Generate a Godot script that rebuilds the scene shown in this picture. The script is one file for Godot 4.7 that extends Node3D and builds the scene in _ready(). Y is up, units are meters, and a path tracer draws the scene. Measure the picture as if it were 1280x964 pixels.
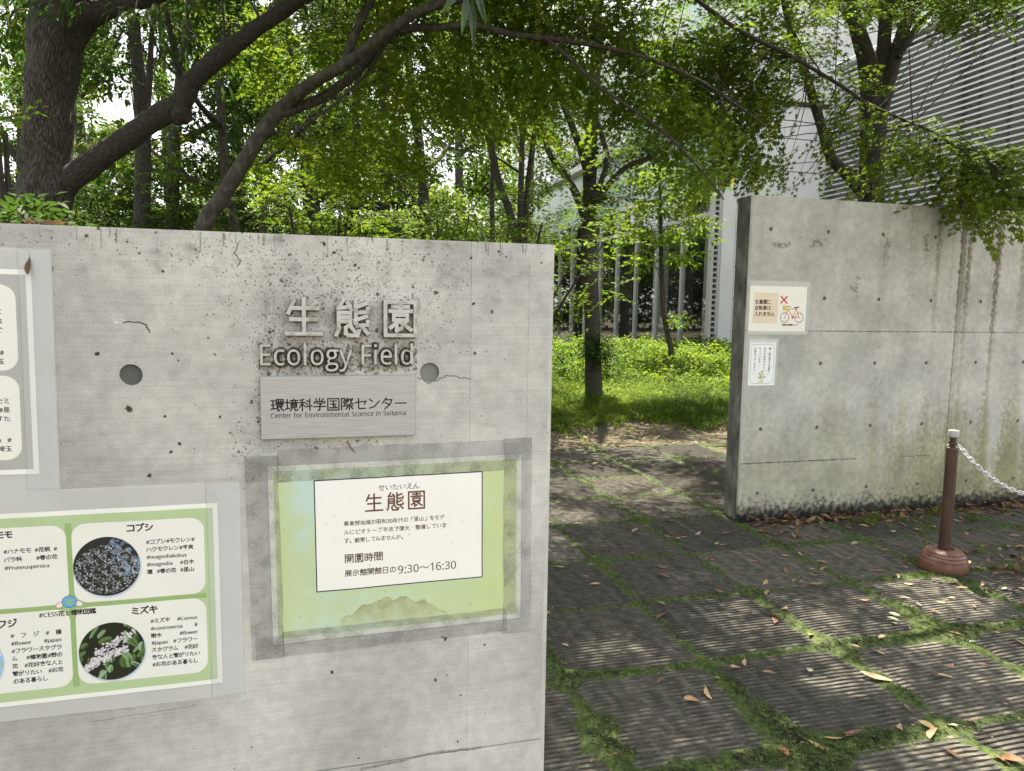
extends Node3D
# An entrance in a wooded garden: two board-formed concrete walls with posters, a path of ribbed slabs in moss, maples, and a glass-fronted building.

var rng := RandomNumberGenerator.new()
var cam_basis: Basis
const EYE := Vector3(0, 1.42, 0)
const LENS := 900.0                      # focal length in pixels of the 1280 x 964 photograph
const LZ := -1.19                        # face of the near wall
const RZ := -4.264                       # face of the far wall
var M := {}                              # materials
var used := {}

# ---------------------------------------------------------------- scene helpers
func numbered(called: String) -> String:
	var n: int = used.get(called, 0)
	used[called] = n + 1
	return called if n == 0 else "%s_%03d" % [called, n]

func tag(o: Node, label: String, category: String, group := "", kind := "") -> Node:
	o.set_meta("label", label)
	o.set_meta("category", category)
	if group: o.set_meta("group", group)
	if kind: o.set_meta("kind", kind)
	return o

func thing(called: String, label: String, category: String, at := Vector3.ZERO, group := "", kind := "") -> Node3D:
	var o := Node3D.new()
	o.name = numbered(called)
	add_child(o)
	o.position = at
	tag(o, label, category, group, kind)
	return o

func obj(called: String, mesh: Mesh, m: Material, parent: Node = self, at := Vector3.ZERO, b := Basis()) -> MeshInstance3D:
	var o := MeshInstance3D.new()
	o.name = numbered(called) if parent == self else called
	o.mesh = mesh
	o.material_override = m
	o.transform = Transform3D(b, at)
	parent.add_child(o, true)
	return o

func many(called: String, mesh: Mesh, m: Material, parent: Node, at: Array, tints: Array) -> MultiMeshInstance3D:
	var mm := MultiMesh.new()
	mm.transform_format = MultiMesh.TRANSFORM_3D
	mm.use_colors = true
	mm.mesh = mesh
	mm.instance_count = at.size()
	for i in at.size():
		mm.set_instance_transform(i, at[i])
		mm.set_instance_color(i, tints[i])
	var o := MultiMeshInstance3D.new()
	o.name = numbered(called) if parent == self else called
	o.multimesh = mm
	o.material_override = m
	o.set_meta("kind", "stuff")
	parent.add_child(o, true)
	return o

func ray(px: float, py: float) -> Vector3:
	return cam_basis * Vector3((px - 640.0) / LENS, -(py - 482.0) / LENS, -1.0)

func at(px: float, py: float, d: float) -> Vector3:   # a surveyed point of the photograph: d metres ahead of the lens
	return EYE + ray(px, py) * d

func rf(a: float, b: float) -> float: return rng.randf_range(a, b)

func inball() -> Vector3:
	while true:
		var v := Vector3(rf(-1, 1), rf(-1, 1), rf(-1, 1))
		if v.length_squared() <= 1.0: return v
	return Vector3.ZERO

# ---------------------------------------------------------------- mesh helpers
func begin() -> SurfaceTool:
	var st := SurfaceTool.new()
	st.begin(Mesh.PRIMITIVE_TRIANGLES)
	st.set_smooth_group(-1)
	return st

func done(st: SurfaceTool) -> ArrayMesh:
	st.generate_normals()
	return st.commit()

func quad(st: SurfaceTool, a: Vector3, b: Vector3, c: Vector3, d: Vector3, u0 := Vector2(0, 0), u1 := Vector2(1, 1)) -> void:
	# clockwise as seen from the front: a top left, b top right, c bottom right, d bottom left
	for v in [[a, u0], [b, Vector2(u1.x, u0.y)], [c, u1], [a, u0], [c, u1], [d, Vector2(u0.x, u1.y)]]:
		st.set_uv(v[1])
		st.add_vertex(v[0])

func box(st: SurfaceTool, c: Vector3, s: Vector3, b := Basis()) -> void:
	var h := s * 0.5
	var p := []
	for k in 8:
		p.append(c + b * Vector3(h.x if k & 1 else -h.x, h.y if k & 2 else -h.y, h.z if k & 4 else -h.z))
	quad(st, p[6], p[7], p[5], p[4])
	quad(st, p[3], p[2], p[0], p[1])
	quad(st, p[2], p[6], p[4], p[0])
	quad(st, p[7], p[3], p[1], p[5])
	quad(st, p[2], p[3], p[7], p[6])
	quad(st, p[4], p[5], p[1], p[0])

func bevel_box(st: SurfaceTool, c: Vector3, s: Vector3, r: float) -> void:
	# a box whose edges are cut at 45 degrees
	var h := s * 0.5
	var i := h - Vector3(r, r, r)
	for ax in 3:
		var bx := (ax + 1) % 3
		var cx := (ax + 2) % 3
		for sg in [-1.0, 1.0]:
			var f := []
			for k in [[-1, -1], [1, -1], [1, 1], [-1, 1]]:
				var v := Vector3()
				v[ax] = h[ax] * sg
				v[bx] = i[bx] * k[0]
				v[cx] = i[cx] * k[1]
				f.append(c + v)
			if sg > 0: quad(st, f[3], f[2], f[1], f[0])
			else: quad(st, f[0], f[1], f[2], f[3])
		for s1 in [-1.0, 1.0]:
			for s2 in [-1.0, 1.0]:
				var e := []
				for k in [[0, -1], [0, 1], [1, 1], [1, -1]]:
					var v := Vector3()
					v[bx] = (h[bx] if k[0] == 0 else i[bx]) * s1
					v[cx] = (i[cx] if k[0] == 0 else h[cx]) * s2
					v[ax] = i[ax] * k[1]
					e.append(c + v)
				if s1 * s2 > 0: quad(st, e[3], e[2], e[1], e[0])
				else: quad(st, e[0], e[1], e[2], e[3])
	for k in 8:
		var sx := 1.0 if k & 1 else -1.0
		var sy := 1.0 if k & 2 else -1.0
		var sz := 1.0 if k & 4 else -1.0
		var a := c + Vector3(h.x * sx, i.y * sy, i.z * sz)
		var b := c + Vector3(i.x * sx, h.y * sy, i.z * sz)
		var d := c + Vector3(i.x * sx, i.y * sy, h.z * sz)
		var t := [a, b, d] if sx * sy * sz < 0 else [a, d, b]
		for v in t: st.add_vertex(v)

func spline(pts: Array, per := 6) -> Array:   # Catmull-Rom through the points; each is [position, radius]
	var out := []
	for k in pts.size() - 1:
		var p1 = pts[k]
		var p2 = pts[k + 1]
		var p0 = pts[k - 1] if k > 0 else [p1[0] * 2.0 - p2[0], p1[1]]
		var p3 = pts[k + 2] if k + 2 < pts.size() else [p2[0] * 2.0 - p1[0], p2[1]]
		for j in per:
			var t := float(j) / per
			out.append([(p1[0] as Vector3).cubic_interpolate(p2[0], p0[0], p3[0], t), lerpf(p1[1], p2[1], t)])
	out.append(pts[-1])
	return out

func tube(st: SurfaceTool, pts: Array, sides: int, rough := 0.0, noise: FastNoiseLite = null, cap := true) -> void:
	var rings := []
	var n := pts.size()
	var up := Vector3(0.31, 0.2, 0.93)
	var along := 0.0
	var vs := []
	for k in n:
		var dir: Vector3 = (pts[mini(k + 1, n - 1)][0] - pts[maxi(k - 1, 0)][0]).normalized()
		var s := dir.cross(up).normalized()
		up = s.cross(dir).normalized()
		var ring := []
		for j in sides + 1:
			var a := TAU * (j % sides) / sides
			var r: float = pts[k][1]
			var o := s * cos(a) + up * sin(a)
			if rough > 0.0:
				var q: Vector3 = pts[k][0] + o * r
				r *= 1.0 + rough * noise.get_noise_3d(q.x * 1.0, q.y * 0.35, q.z * 1.0)
			ring.append(pts[k][0] + o * r)
		rings.append(ring)
		if k > 0: along += (pts[k][0] - pts[k - 1][0]).length()
		vs.append(along)
	st.set_smooth_group(0)
	for k in n - 1:
		for j in sides:
			quad(st, rings[k + 1][j], rings[k + 1][j + 1], rings[k][j + 1], rings[k][j], Vector2(float(j) / sides, vs[k + 1]), Vector2(float(j + 1) / sides, vs[k]))
	if cap:
		st.set_smooth_group(-1)
		for e in [0, n - 1]:
			for j in sides:
				var a: Vector3 = rings[e][j]
				var b: Vector3 = rings[e][j + 1]
				st.set_uv(Vector2.ZERO); st.add_vertex(pts[e][0])
				st.set_uv(Vector2.ZERO); st.add_vertex(a if e == 0 else b)
				st.set_uv(Vector2.ZERO); st.add_vertex(b if e == 0 else a)
	st.set_smooth_group(-1)

func lathe(st: SurfaceTool, prof: Array, sides := 40, smooth := true) -> void:   # prof: Vector2(radius, height) from the bottom up
	var group := 1
	for k in prof.size() - 1:
		# a crisp edge wherever the profile turns sharply
		if k > 0 and absf(angle_difference((prof[k] - prof[k - 1]).angle(), (prof[k + 1] - prof[k]).angle())) > 0.42: group += 1
		st.set_smooth_group(group if smooth else -1)
		for j in sides:
			var a := TAU * j / sides
			var b := TAU * ((j + 1) % sides) / sides
			var p: Vector2 = prof[k]
			var q: Vector2 = prof[k + 1]
			quad(st, Vector3(q.x * cos(b), q.y, q.x * sin(b)), Vector3(q.x * cos(a), q.y, q.x * sin(a)), Vector3(p.x * cos(a), p.y, p.x * sin(a)), Vector3(p.x * cos(b), p.y, p.x * sin(b)))
	st.set_smooth_group(-1)

# ---------------------------------------------------------------- materials
func mat(c: Color, rough := 0.8, metal := 0.0) -> StandardMaterial3D:
	var m := StandardMaterial3D.new()
	m.albedo_color = c
	m.roughness = rough
	m.metallic = metal
	return m

func lin(r: float, g: float, b: float) -> Color: return Color(r, g, b).linear_to_srgb()

func fnl(freq: float, seed_: int, oct := 4, kind := FastNoiseLite.TYPE_SIMPLEX_SMOOTH) -> FastNoiseLite:
	var n := FastNoiseLite.new()
	n.noise_type = kind
	n.frequency = freq
	n.seed = seed_
	n.fractal_octaves = oct
	if oct < 2: n.fractal_type = FastNoiseLite.FRACTAL_NONE
	return n

func noise_tex(size: int, freq: float, seed_: int, stops: Array, cols: Array, oct := 4) -> NoiseTexture2D:
	var t := NoiseTexture2D.new()
	t.width = size
	t.height = size
	t.seamless = true
	t.noise = fnl(freq, seed_, oct)
	var g := Gradient.new()
	g.offsets = PackedFloat32Array(stops)
	g.colors = PackedColorArray(cols)
	t.color_ramp = g
	return t

func grey_tex(size: int, freq: float, seed_: int, oct := 4) -> NoiseTexture2D:
	return noise_tex(size, freq, seed_, [0.0, 1.0], [Color.BLACK, Color.WHITE], oct)

func relief(m: StandardMaterial3D, t: Texture2D, cm: float) -> void:
	m.heightmap_enabled = true
	m.heightmap_texture = t
	m.heightmap_scale = cm

func triplanar(m: StandardMaterial3D, s: Vector3, o := Vector3.ZERO, world := true) -> StandardMaterial3D:
	m.uv1_triplanar = true
	m.uv1_world_triplanar = world
	m.uv1_scale = s
	m.uv1_offset = o
	return m

func leaf_mat(back := 0.9, rough := 0.45) -> StandardMaterial3D:
	var m := mat(Color.WHITE, rough)
	m.vertex_color_use_as_albedo = true
	m.backlight_enabled = true
	m.backlight = Color(back, back, back).linear_to_srgb()
	m.cull_mode = BaseMaterial3D.CULL_DISABLED
	return m

# ---------------------------------------------------------------- a small painter for flat print
class Canvas:
	var img: Image
	var w: int
	var h: int
	func _init(ww: int, hh: int, c: Color):
		w = ww
		h = hh
		img = Image.create(w, h, false, Image.FORMAT_RGBA8)
		img.fill(c)
	func dab(x: int, y: int, c: Color, a: float) -> void:
		if x < 0 or y < 0 or x >= w or y >= h or a <= 0.0: return
		var o := img.get_pixel(x, y)
		var k := minf(a, 1.0)
		img.set_pixel(x, y, Color(lerpf(o.r, c.r, k), lerpf(o.g, c.g, k), lerpf(o.b, c.b, k), 1.0))
	func stroke(pts: PackedVector2Array, width: float, c: Color, alpha := 1.0) -> void:
		var r := width * 0.5
		for k in pts.size() - 1:
			var p := pts[k]
			var q := pts[k + 1]
			var d := q - p
			var ll := maxf(d.length_squared(), 1e-6)
			for y in range(floori(minf(p.y, q.y) - r - 1), ceili(maxf(p.y, q.y) + r + 1) + 1):
				for x in range(floori(minf(p.x, q.x) - r - 1), ceili(maxf(p.x, q.x) + r + 1) + 1):
					var v := Vector2(x + 0.5, y + 0.5) - p
					var t := clampf(v.dot(d) / ll, 0.0, 1.0)
					dab(x, y, c, clampf(r - (v - d * t).length() + 0.5, 0.0, 1.0) * alpha)
	func ellipse(c0: Vector2, rx: float, ry: float, turn: float, c: Color, alpha := 1.0, clip := Vector3.ZERO) -> void:
		var R := maxf(rx, ry) + 1.0
		var cs := cos(turn)
		var sn := sin(turn)
		for y in range(floori(c0.y - R), ceili(c0.y + R) + 1):
			for x in range(floori(c0.x - R), ceili(c0.x + R) + 1):
				var v := Vector2(x + 0.5, y + 0.5) - c0
				var e := Vector2((v.x * cs + v.y * sn) / rx, (-v.x * sn + v.y * cs) / ry).length()
				var a := clampf((1.0 - e) * minf(rx, ry) + 0.5, 0.0, 1.0) * alpha
				if a > 0.0 and clip.z > 0.0:
					a *= clampf(clip.z - Vector2(x + 0.5 - clip.x, y + 0.5 - clip.y).length() + 0.5, 0.0, 1.0)
				dab(x, y, c, a)
	func ring(c0: Vector2, r: float, width: float, c: Color) -> void:
		var pts := PackedVector2Array()
		for k in 37: pts.append(c0 + Vector2(cos(TAU * k / 36.0), sin(TAU * k / 36.0)) * r)
		stroke(pts, width, c)
	func rrect(x0: float, y0: float, x1: float, y1: float, r: float, c: Color, alpha := 1.0) -> void:
		var m := Vector2(x0 + x1, y0 + y1) * 0.5
		var hh := Vector2(x1 - x0, y1 - y0) * 0.5
		for y in range(maxi(0, floori(y0) - 1), mini(h, ceili(y1) + 1)):
			for x in range(maxi(0, floori(x0) - 1), mini(w, ceili(x1) + 1)):
				var q := (Vector2(x + 0.5, y + 0.5) - m).abs() - hh + Vector2(r, r)
				var d := Vector2(maxf(q.x, 0), maxf(q.y, 0)).length() + minf(maxf(q.x, q.y), 0.0) - r
				dab(x, y, c, clampf(0.5 - d, 0.0, 1.0) * alpha)
	func tex() -> ImageTexture:
		var im := img.duplicate() as Image
		im.convert(Image.FORMAT_RGB8)
		return ImageTexture.create_from_image(im)

var sans: Font
var latin_cache := {}

func glyph(ch: String) -> Array:   # the strokes of one character, in em units (y down)
	var out := []
	for s in (STROKES[ch] as String).split(" "):
		if s.begins_with("@"):
			out.append_array(glyph(s.substr(1)))
			continue
		var pts := PackedVector2Array()
		for p in s.split("-"): pts.append(Vector2(p.substr(0, 2).to_float(), p.substr(2, 2).to_float()) / 100.0)
		out.append(pts)
	return out

func latin(run: String, depth := 0.0) -> TextMesh:
	var key := run + str(depth)
	if not latin_cache.has(key):
		var t := TextMesh.new()
		t.text = run
		t.font = sans
		t.font_size = 64
		t.pixel_size = 1.0 / 64.0
		t.depth = depth
		t.curve_step = 1.0
		t.horizontal_alignment = HORIZONTAL_ALIGNMENT_LEFT
		latin_cache[key] = t
	return latin_cache[key]

func latin_width(run: String) -> float: return sans.get_string_size(run, HORIZONTAL_ALIGNMENT_LEFT, -1, 64).x / 64.0

func write(cv: Canvas, s: String, x: float, y: float, size: float, c: Color, weight: float, pitch := 1.0, latin_size := 1.0, down := false) -> float:
	# x, y: top left of the first character's cell; returns where the line ends
	var k := 0
	while k < s.length():
		var ch := s[k]
		if ch == " ":
			x += size * 0.4 * pitch
			k += 1
			continue
		if STROKES.has(ch):
			var small := ch in ["っ", "ょ"]
			for st in glyph(ch):
				var pts := PackedVector2Array()
				for p in st: pts.append(Vector2(x, y) + p * size * 0.94)
				cv.stroke(pts, weight, c)
			if down: y += size * pitch
			else: x += size * pitch
			k += 1
			continue
		var run := ""
		while k < s.length() and s[k] != " " and not STROKES.has(s[k]):
			run += s[k]
			k += 1
		var e := size * latin_size
		var a := latin(run).get_mesh_arrays()
		var v: PackedVector3Array = a[Mesh.ARRAY_VERTEX]
		var ix: PackedInt32Array = a[Mesh.ARRAY_INDEX] if a[Mesh.ARRAY_INDEX] != null else PackedInt32Array(range(v.size()))
		var lo := 1e9
		for p in v: lo = minf(lo, p.x)
		var wide := latin_width(run)
		var mw := ceili(wide * e) + 8
		var mh := ceili(e * 1.6) + 4
		var mask := PackedFloat32Array()
		mask.resize(mw * mh)
		# TextMesh centres lines vertically; find its baseline from a flat-bottomed letter
		var base := latin_base()
		for t in range(0, ix.size(), 3):
			var q := []
			for j in 3:
				var p := v[ix[t + j]]
				q.append(Vector2(p.x * e + 3.0, (base - p.y) * e + e * 1.1))
			var area: float = (q[1] - q[0]).cross(q[2] - q[0])
			if absf(area) < 1e-6: continue
			for yy in range(maxi(0, floori(minf(q[0].y, minf(q[1].y, q[2].y)))), mini(mh, ceili(maxf(q[0].y, maxf(q[1].y, q[2].y))) + 1)):
				for xx in range(maxi(0, floori(minf(q[0].x, minf(q[1].x, q[2].x)))), mini(mw, ceili(maxf(q[0].x, maxf(q[1].x, q[2].x))) + 1)):
					var n := 0
					for sy in 4:
						for sx in 4:
							var pp := Vector2(xx + (sx + 0.5) / 4.0, yy + (sy + 0.5) / 4.0)
							var w0: float = (q[1] - q[0]).cross(pp - q[0]) / area
							var w1: float = (q[2] - q[1]).cross(pp - q[1]) / area
							var w2: float = (q[0] - q[2]).cross(pp - q[2]) / area
							if w0 >= 0 and w1 >= 0 and w2 >= 0: n += 1
					mask[yy * mw + xx] += n / 16.0
		var oy := y + size * 0.88 - e * 1.1
		for yy in mh:
			for xx in mw:
				if mask[yy * mw + xx] > 0.0:
					cv.dab(int(x) - 3 + xx, int(oy) + yy, c, mask[yy * mw + xx] * 1.15)
					if weight > 2.0 and weight < 4.0:   # bold
						cv.dab(int(x) - 2 + xx, int(oy) + yy, c, mask[yy * mw + xx])
		x += wide * e
	return x

var _base := INF
func latin_base() -> float:
	if _base == INF:
		for p in (latin("H").get_mesh_arrays()[Mesh.ARRAY_VERTEX] as PackedVector3Array): _base = minf(_base, p.y)
	return _base
# Hand-drawn strokes of the characters on the signs: each point is xxyy on a 100 x 100 grid (y down); "-" joins the points of a stroke.
const STROKES := {
"生":"2508-1238 2426-8426 1855-8255 0792-9392 5005-5092",
"態":"2604-1424-4421 3812-4628 1436-1472 1436-4436-4468-3871 1448-4448 1459-4459 5806-5830-6236-8834-8926 8412-5822 5840-5864-6270-8868-8960 8446-5656 1578-0894 3276-3290-3896-6296-6684 4674-5686 7474-8890",
"園":"1006-9006-9095-1095-1006 3018-7018 5012-5030 2330-7830 3240-6840-6854-3254-3240 4854-2474 4060-4082-5276 6656-5866 5060-7880",
"環":"0615-3415 0848-3248 0580-3674 2015-2076 4406-9406-9426-4426-4406 6006-6026 7706-7726 3836-9836 4846-8846-8858-4858-4846 6658-4078 5668-5694-6888 8460-7468 6660-9692",
"境":"0430-3630 2006-2076 0482-3874 6803-6812 4214-9614 5618-6030 8218-7630 3832-9832 4842-8842-8866-4866-4842 4854-8854 5866-5480-4094 7466-7488-7892-9490-9682",
"科":"3806-1014 0432-4632 2610-2696 2636-0670 2642-4458 6016-7226 5438-6648 5066-9858 8204-8296",
"学":"2404-3020 5002-5218 7804-6820 1242-1228-9028-8642 3042-7042-5256 5256-5290-4696-3892 0866-9466",
"国":"0806-9206-9295-0895-0806 2624-7424 3048-7048 2278-7878 5024-5078 6060-6870",
"際":"0806-0896 0806-3406-2436-3456-3066-1866 5204-3634 5014-6614-5034-3848 5024-5832 7410-9210-7640-9850 7422-8222 5054-8054 4066-9466 6766-6794 5474-4290 8074-9488",
"セ":"0840-9230-7854 3408-3480-4088-8686","ン":"1416-3632 1486-5076-9030","タ":"4206-1048 3422-8422-7058-2896 3244-6862","ー":"0850-9450",
"せ":"0638-9634 7010-7052-6464-5662 3014-3076-4090-8088","い":"1420-1662-2882-4068 7424-8846-9070","た":"0828-5426 3408-1492 5448-9046 5070-5486-9488",
"え":"4006-6214 2236-7632-1090 4258-5462-5884-7292-9488","ん":"5008-0694-3452-5254-5686-7690-9466",
"県":"2806-8006-8052-2852-2806 2822-8022 2837-8037 1012-1064-9264 5064-5096 2874-1490 7274-8890",
"東":"0816-9216 2030-8030-8064-2064-2030 2047-8047 5003-5097 5064-1090 5064-9090",
"部":"3003-3012 0614-5614 1620-2034 4620-4034 0236-6036 1450-4850-4888-1488-1450 7006-7096 7006-9406-8436-9456-9066-8066",
"地":"0434-3634 2008-2078 0484-3874 4444-9434-9260-8462 6604-6674 4424-4480-5290-9690-9874",
"域":"0434-3434 1908-1978 0484-3674 3822-9822 4236-6036-6060-4260-4236 3882-6474 7004-7650-9692-9876 8804-9414 9240-6096",
"の":"5214-4084-2288-1060-2426-5814-8626-9254-8078-6092",
"昭":"0810-3610-3684-0884-0810 0847-3647 4610-9210-8842-7846 6610-4448 5258-9058-9092-5292-5258",
"和":"4006-1214 0432-5232 2810-2896 2836-0672 2840-5066 6024-9424-9482-6082-6024",
"年":"2804-1034 2220-9020 2244-8444 2244-2270 0470-9670 5620-5697","代":"2804-0446 1830-1896 3444-9634 5806-7074-9292-9676 7806-9020",
"「":"5508-9008 5508-5570","」":"4530-4592 4592-1092","里":"1806-8206-8252-1852-1806 1828-8228 5006-5090 1470-8670 0492-9692","山":"5006-5088 1236-1288-8888 8836-8888",
"を":"1020-8418 4404-2052-5240-6062-5874 8640-4076-4892-8892","モ":"1414-8614 0848-9248 4214-4280-5090-8888","デ":"2016-7016 0642-9242 5442-5068-3094 8004-8616 9402-9912",
"ル":"2816-2656-0692 5810-5888-9656","に":"1408-0850-1494 4022-8820 4268-4284-9088","ビ":"2010-2082-3292-8890 2046-7836 7806-8416 9002-9612",
"オ":"0630-9430 6404-6490-5094-4288 6032-0684","ト":"3404-3496 3436-8464","プ":"0816-7416-6660-2696 8602-9408-9016-8010-8602",
"手":"8206-1816 1236-8836 0660-9660 5012-5090-4296-3492","法":"1008-2418 0434-1844 0694-2464 3624-9424 6404-6446 3046-9846 5646-3886-8880 7466-9294",
"で":"0816-9014-5840-4670-5886-8092 7040-7652 8434-9046","復":"2804-0628 3026-0456 1848-1896 4804-3826 4616-9416 4828-8828-8854-4854-4828 4841-8841 5854-3880 5266-8666-3696 4874-9696",
"元":"2012-8012 0640-9440 3640-3268-0894 6040-6080-6690-9288-9474","・":"4848-5252","整":"0414-5414 1022-4822-4836-1036-1022 2904-2954 2836-0650 3036-5248 6604-5424 6216-9616 8816-6654 6428-9652 0862-9262 5062-5092 5076-8076 2676-2692 0492-9692",
"備":"2404-0446 1630-1696 3216-9616 5204-5226 7604-7626 3832-9632 3832-3490 4846-4896 4846-9046-9092-8294 4862-9062 4876-9076 6846-6896",
"し":"2406-2274-3490-5890-8668","て":"0816-9212-5840-4666-5684-8092","ま":"1020-8820 1442-8442 5004-5078-3492-1880-3270-8490","す":"0620-9420 5604-5656-4068-3258-4248-5654-5474-3096",
"。":"1274-2674-3282-2692-1492-0684-1274","散":"0624-5424 1806-1844 4006-4044 0244-5844 1454-1496 1454-4654-4692-3894 1468-4668 1480-4680 7004-5638 6422-9822 9022-8064-5496 6634-7864-9896",
"策":"2402-0820 1812-4612 3012-3622 6402-5020 6012-9412 7412-8022 0832-9232 1846-1864 1846-8246-8262-7466 5024-5097 5056-0894 5056-9292",
"み":"1616-5014-1880-0866-2052-9472 8440-7672-5694","か":"0634-6030-6050-5080-4092-3084 3806-1092 7420-9654",
"門":"0806-0896 0806-4206-4240-0840 0823-4223 9206-9292-8496 9206-5806-5840-9240 5823-9223","开":"2852-7252 2268-7868 4252-4074-2892 5852-5892",
"時":"0814-3414-3484-0884-0814 0848-3448 4220-9420 6604-6638 3838-9838 3858-9658 8044-8090-7296-6492 5068-5880","間":"@門 3250-6850-6890-3290-3250 3270-6870","開":"@門 @开",
"展":"1408-8808-8826-1426 1408-1256-0496 2242-9042 3830-3858 6830-6858 1858-9658 3658-3492-5284 5058-6678-9694 8064-6474","示":"2012-8012 0638-9438 5038-5090-4296-3490 2654-0884 7254-9280",
"館":"2602-0230 2602-5022 2414-2626 1230-1296 1230-4230-4254-1254 1242-4242 1292-4884 2858-4878 7404-7414 5426-5416-9616-9428 6030-6096 6030-9030-9054-6054 6066-9266-9294-6094",
"日":"1808-8208-8294-1894-1808 1850-8250","〜":"0656-2444-4046-6058-8058-9444","ハ":"3420-2456-0688 6418-8254-9486","ナ":"0634-9434 5204-5050-2094",
"花":"0616-9416 3204-3228 6804-6828 3432-0866 2252-2296 9040-5466 5234-5280-5890-9288-9474","桃":"0428-4028 2204-2296 2230-0466 2434-4054 5808-5660-3894 7606-7684-8090-9688-9878 4420-5236 3868-5654 9418-7838 7850-9868",
"バ":"2824-2056-0488 6020-7854-9088 8004-8614 9000-9610","ラ":"1812-8212 0838-9038-7668-2896","春":"1012-9012 1426-8626 0440-9640 4804-4040-0468 5840-9666 3056-7456-7494-3094-3056 3074-7474",
"コ":"1418-8618-8686 0886-8686","ブ":"0816-7816-6660-2696 8402-9010 9400-9908","シ":"2012-4022 1038-3048 1490-5678-9232","ク":"4004-0850 3220-8620-7460-2696","レ":"2410-2486-6070-9244",
"辛":"5003-5014 1416-8616 3220-3836 7020-6236 0638-9638 1662-8462 5038-5097","夷":"0818-9218 1834-8034-8052-1852-1672-8872-8488-7692 5004-4866-0696 5460-9496","白":"4602-3620 1822-8222-8294-1894-1822 1856-8256",
"木":"0630-9430 5004-5097 4832-0676 5232-9476","蓮":"0612-9412 3002-3020 7002-7020 3226-9426 4034-8834-8860-4060-4034 4047-8847 3070-9670 6422-6484 0828-2038 0452-2052-1878-0486 1880-4092-9692",
"と":"3408-4244 8430-3860-2676-3490-8688","植":"0428-4028 2204-2296 2230-0466 2434-4054 4414-9614 7004-6826 5426-9026-9078-5478-5426 5443-9043 5460-9060 4434-4490-9890",
"物":"1410-0440 1230-4230 2604-2696 0466-4454 5804-4446 5022-9622-9080-8292-7488 6424-4468 8024-4892","図":"0808-9208-9294-0894-0808 3022-3636 4818-5432 7420-6454-2682 3046-7680",
"鑑":"2402-0232 2402-4630 1232-3832 0650-4250 2432-2486 1058-1674 3658-3074 0490-4686 5208-5252 5208-7208 5222-7022-7038-5238 5252-7252 8004-7428 7816-9816 8430-9040 5462-9462-9490 5462-5490 6662-6690 8062-8090 4892-9992",
"フ":"1016-8616-7260-2896","ジ":"2012-4022 1038-3048 1490-5678-9232 7404-8214 8800-9610","藤":"0612-9412 3002-3022 7002-7022 1030-0896 1030-3230-3292-2694 1050-3250 1068-3268 4836-9236 4250-9650 6628-4674 7050-9472 5228-5834 8626-8034 6858-6890-6294 5270-5878 4892-6680 8470-7478 7274-9494",
"ワ":"1418-1446 1418-8618-7860-3696","ス":"1616-7816-0890 5254-9290","グ":"3608-0650 3024-8024-6862-2296 8206-8816 9202-9812","ム":"4608-1680-8074 6854-9090",
"野":"0608-4808-4842-0642-0608 0625-4825 2708-2782 0660-4860 0288-5280 5810-9410-7828 6222-8436 5442-9842-8858 7642-7688-6892-6288","好":"2004-0866-3690 0232-4432-3064-0492 5412-9412-7632 7632-7686-6894-6086 4854-9854",
"き":"1020-8014 0838-9032 4004-7052-7860-3450 2464-2682-4492-8092","な":"0624-5622 3404-1056 7418-9430 6840-6680-4890-3480-4670-9290","人":"5006-4444-0694 5240-6668-9494",
"繋":"0410-5010 0818-4618-4638-0838-0818 0828-4628 0246-5446 2702-2754 6406-6220-5428 6406-8606-8820-9822 6030-9030-5856 6434-9656 5054-2868-6068 6660-2480-8078 5078-5097 2684-1294 7084-8894",
"が":"0634-5430-5450-4880-3892-2884 3206-0892 6826-8458 7606-8418 8802-9614","り":"2210-2044-2656-3450 7006-7658-4494","お":"0626-6024 3406-3476-2088-0876-2060-6250-8662-8484-6090 7410-9228",
"あ":"1218-8416 4404-4078-4890 6830-5670-2688-1270-3848-7042-9062-8684-6492","る":"1612-7610-1660-4644-7246-8670-6890-4092-3080-4472-5486","暮":"0610-9410 3002-3018 7002-7018 2824-7224-7244-2844-2824 2834-7234 0654-9454 4444-0874 5654-9474 3066-7066-7096-3096-3066 3081-7081",
"ら":"3804-6014 2622-2060-5844-8460-7684-4094","樹":"0226-2826 1504-1596 1530-0260 1632-2852 3018-6218 4604-4630 3030-6230 3444-5844-5860-3460-3444 3666-4082 5666-5282 2892-6484 6632-9932 8804-8888-8294-7690 7048-7862",
"虫":"1822-8222-8256-1856-1822 5004-5086 0890-8280 7468-9294","ぐ":"6806-2050-6494 7020-7832 8214-9026","玉":"1212-8812 1848-8248 0690-9490 5012-5090 6462-7878","昆":"2206-7806-7844-2244-2206 2225-7825 1852-1890-4480 1868-4266 9054-5870 5650-5684-6492-9290-9480",
"埼":"0434-3034 1708-1778 0484-3274 3818-9618 6604-3836 6620-9036 3444-9844 4256-6656-6680-4280-4256 8444-8490-7694-7090","ヌ":"1814-8014-0892 3040-8488","ミ":"2410-8024 2438-7452 1470-8892","ズ":"1616-7816-0890 5254-9290 8204-8812 9200-9808","キ":"1426-8620 0654-9446 4004-5896",
"自":"4802-4018 1818-8218-8294-1894-1818 1844-8244 1869-8269","転":"0416-4816 0826-4426-4460-0860-0826 0843-4443 0276-5076 2604-2697 5820-9220 5044-9844 7044-5486-9280 8464-9694","車":"0816-9216 1828-8228-8264-1864-1828 1846-8246 0480-9680 5003-5097",
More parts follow.
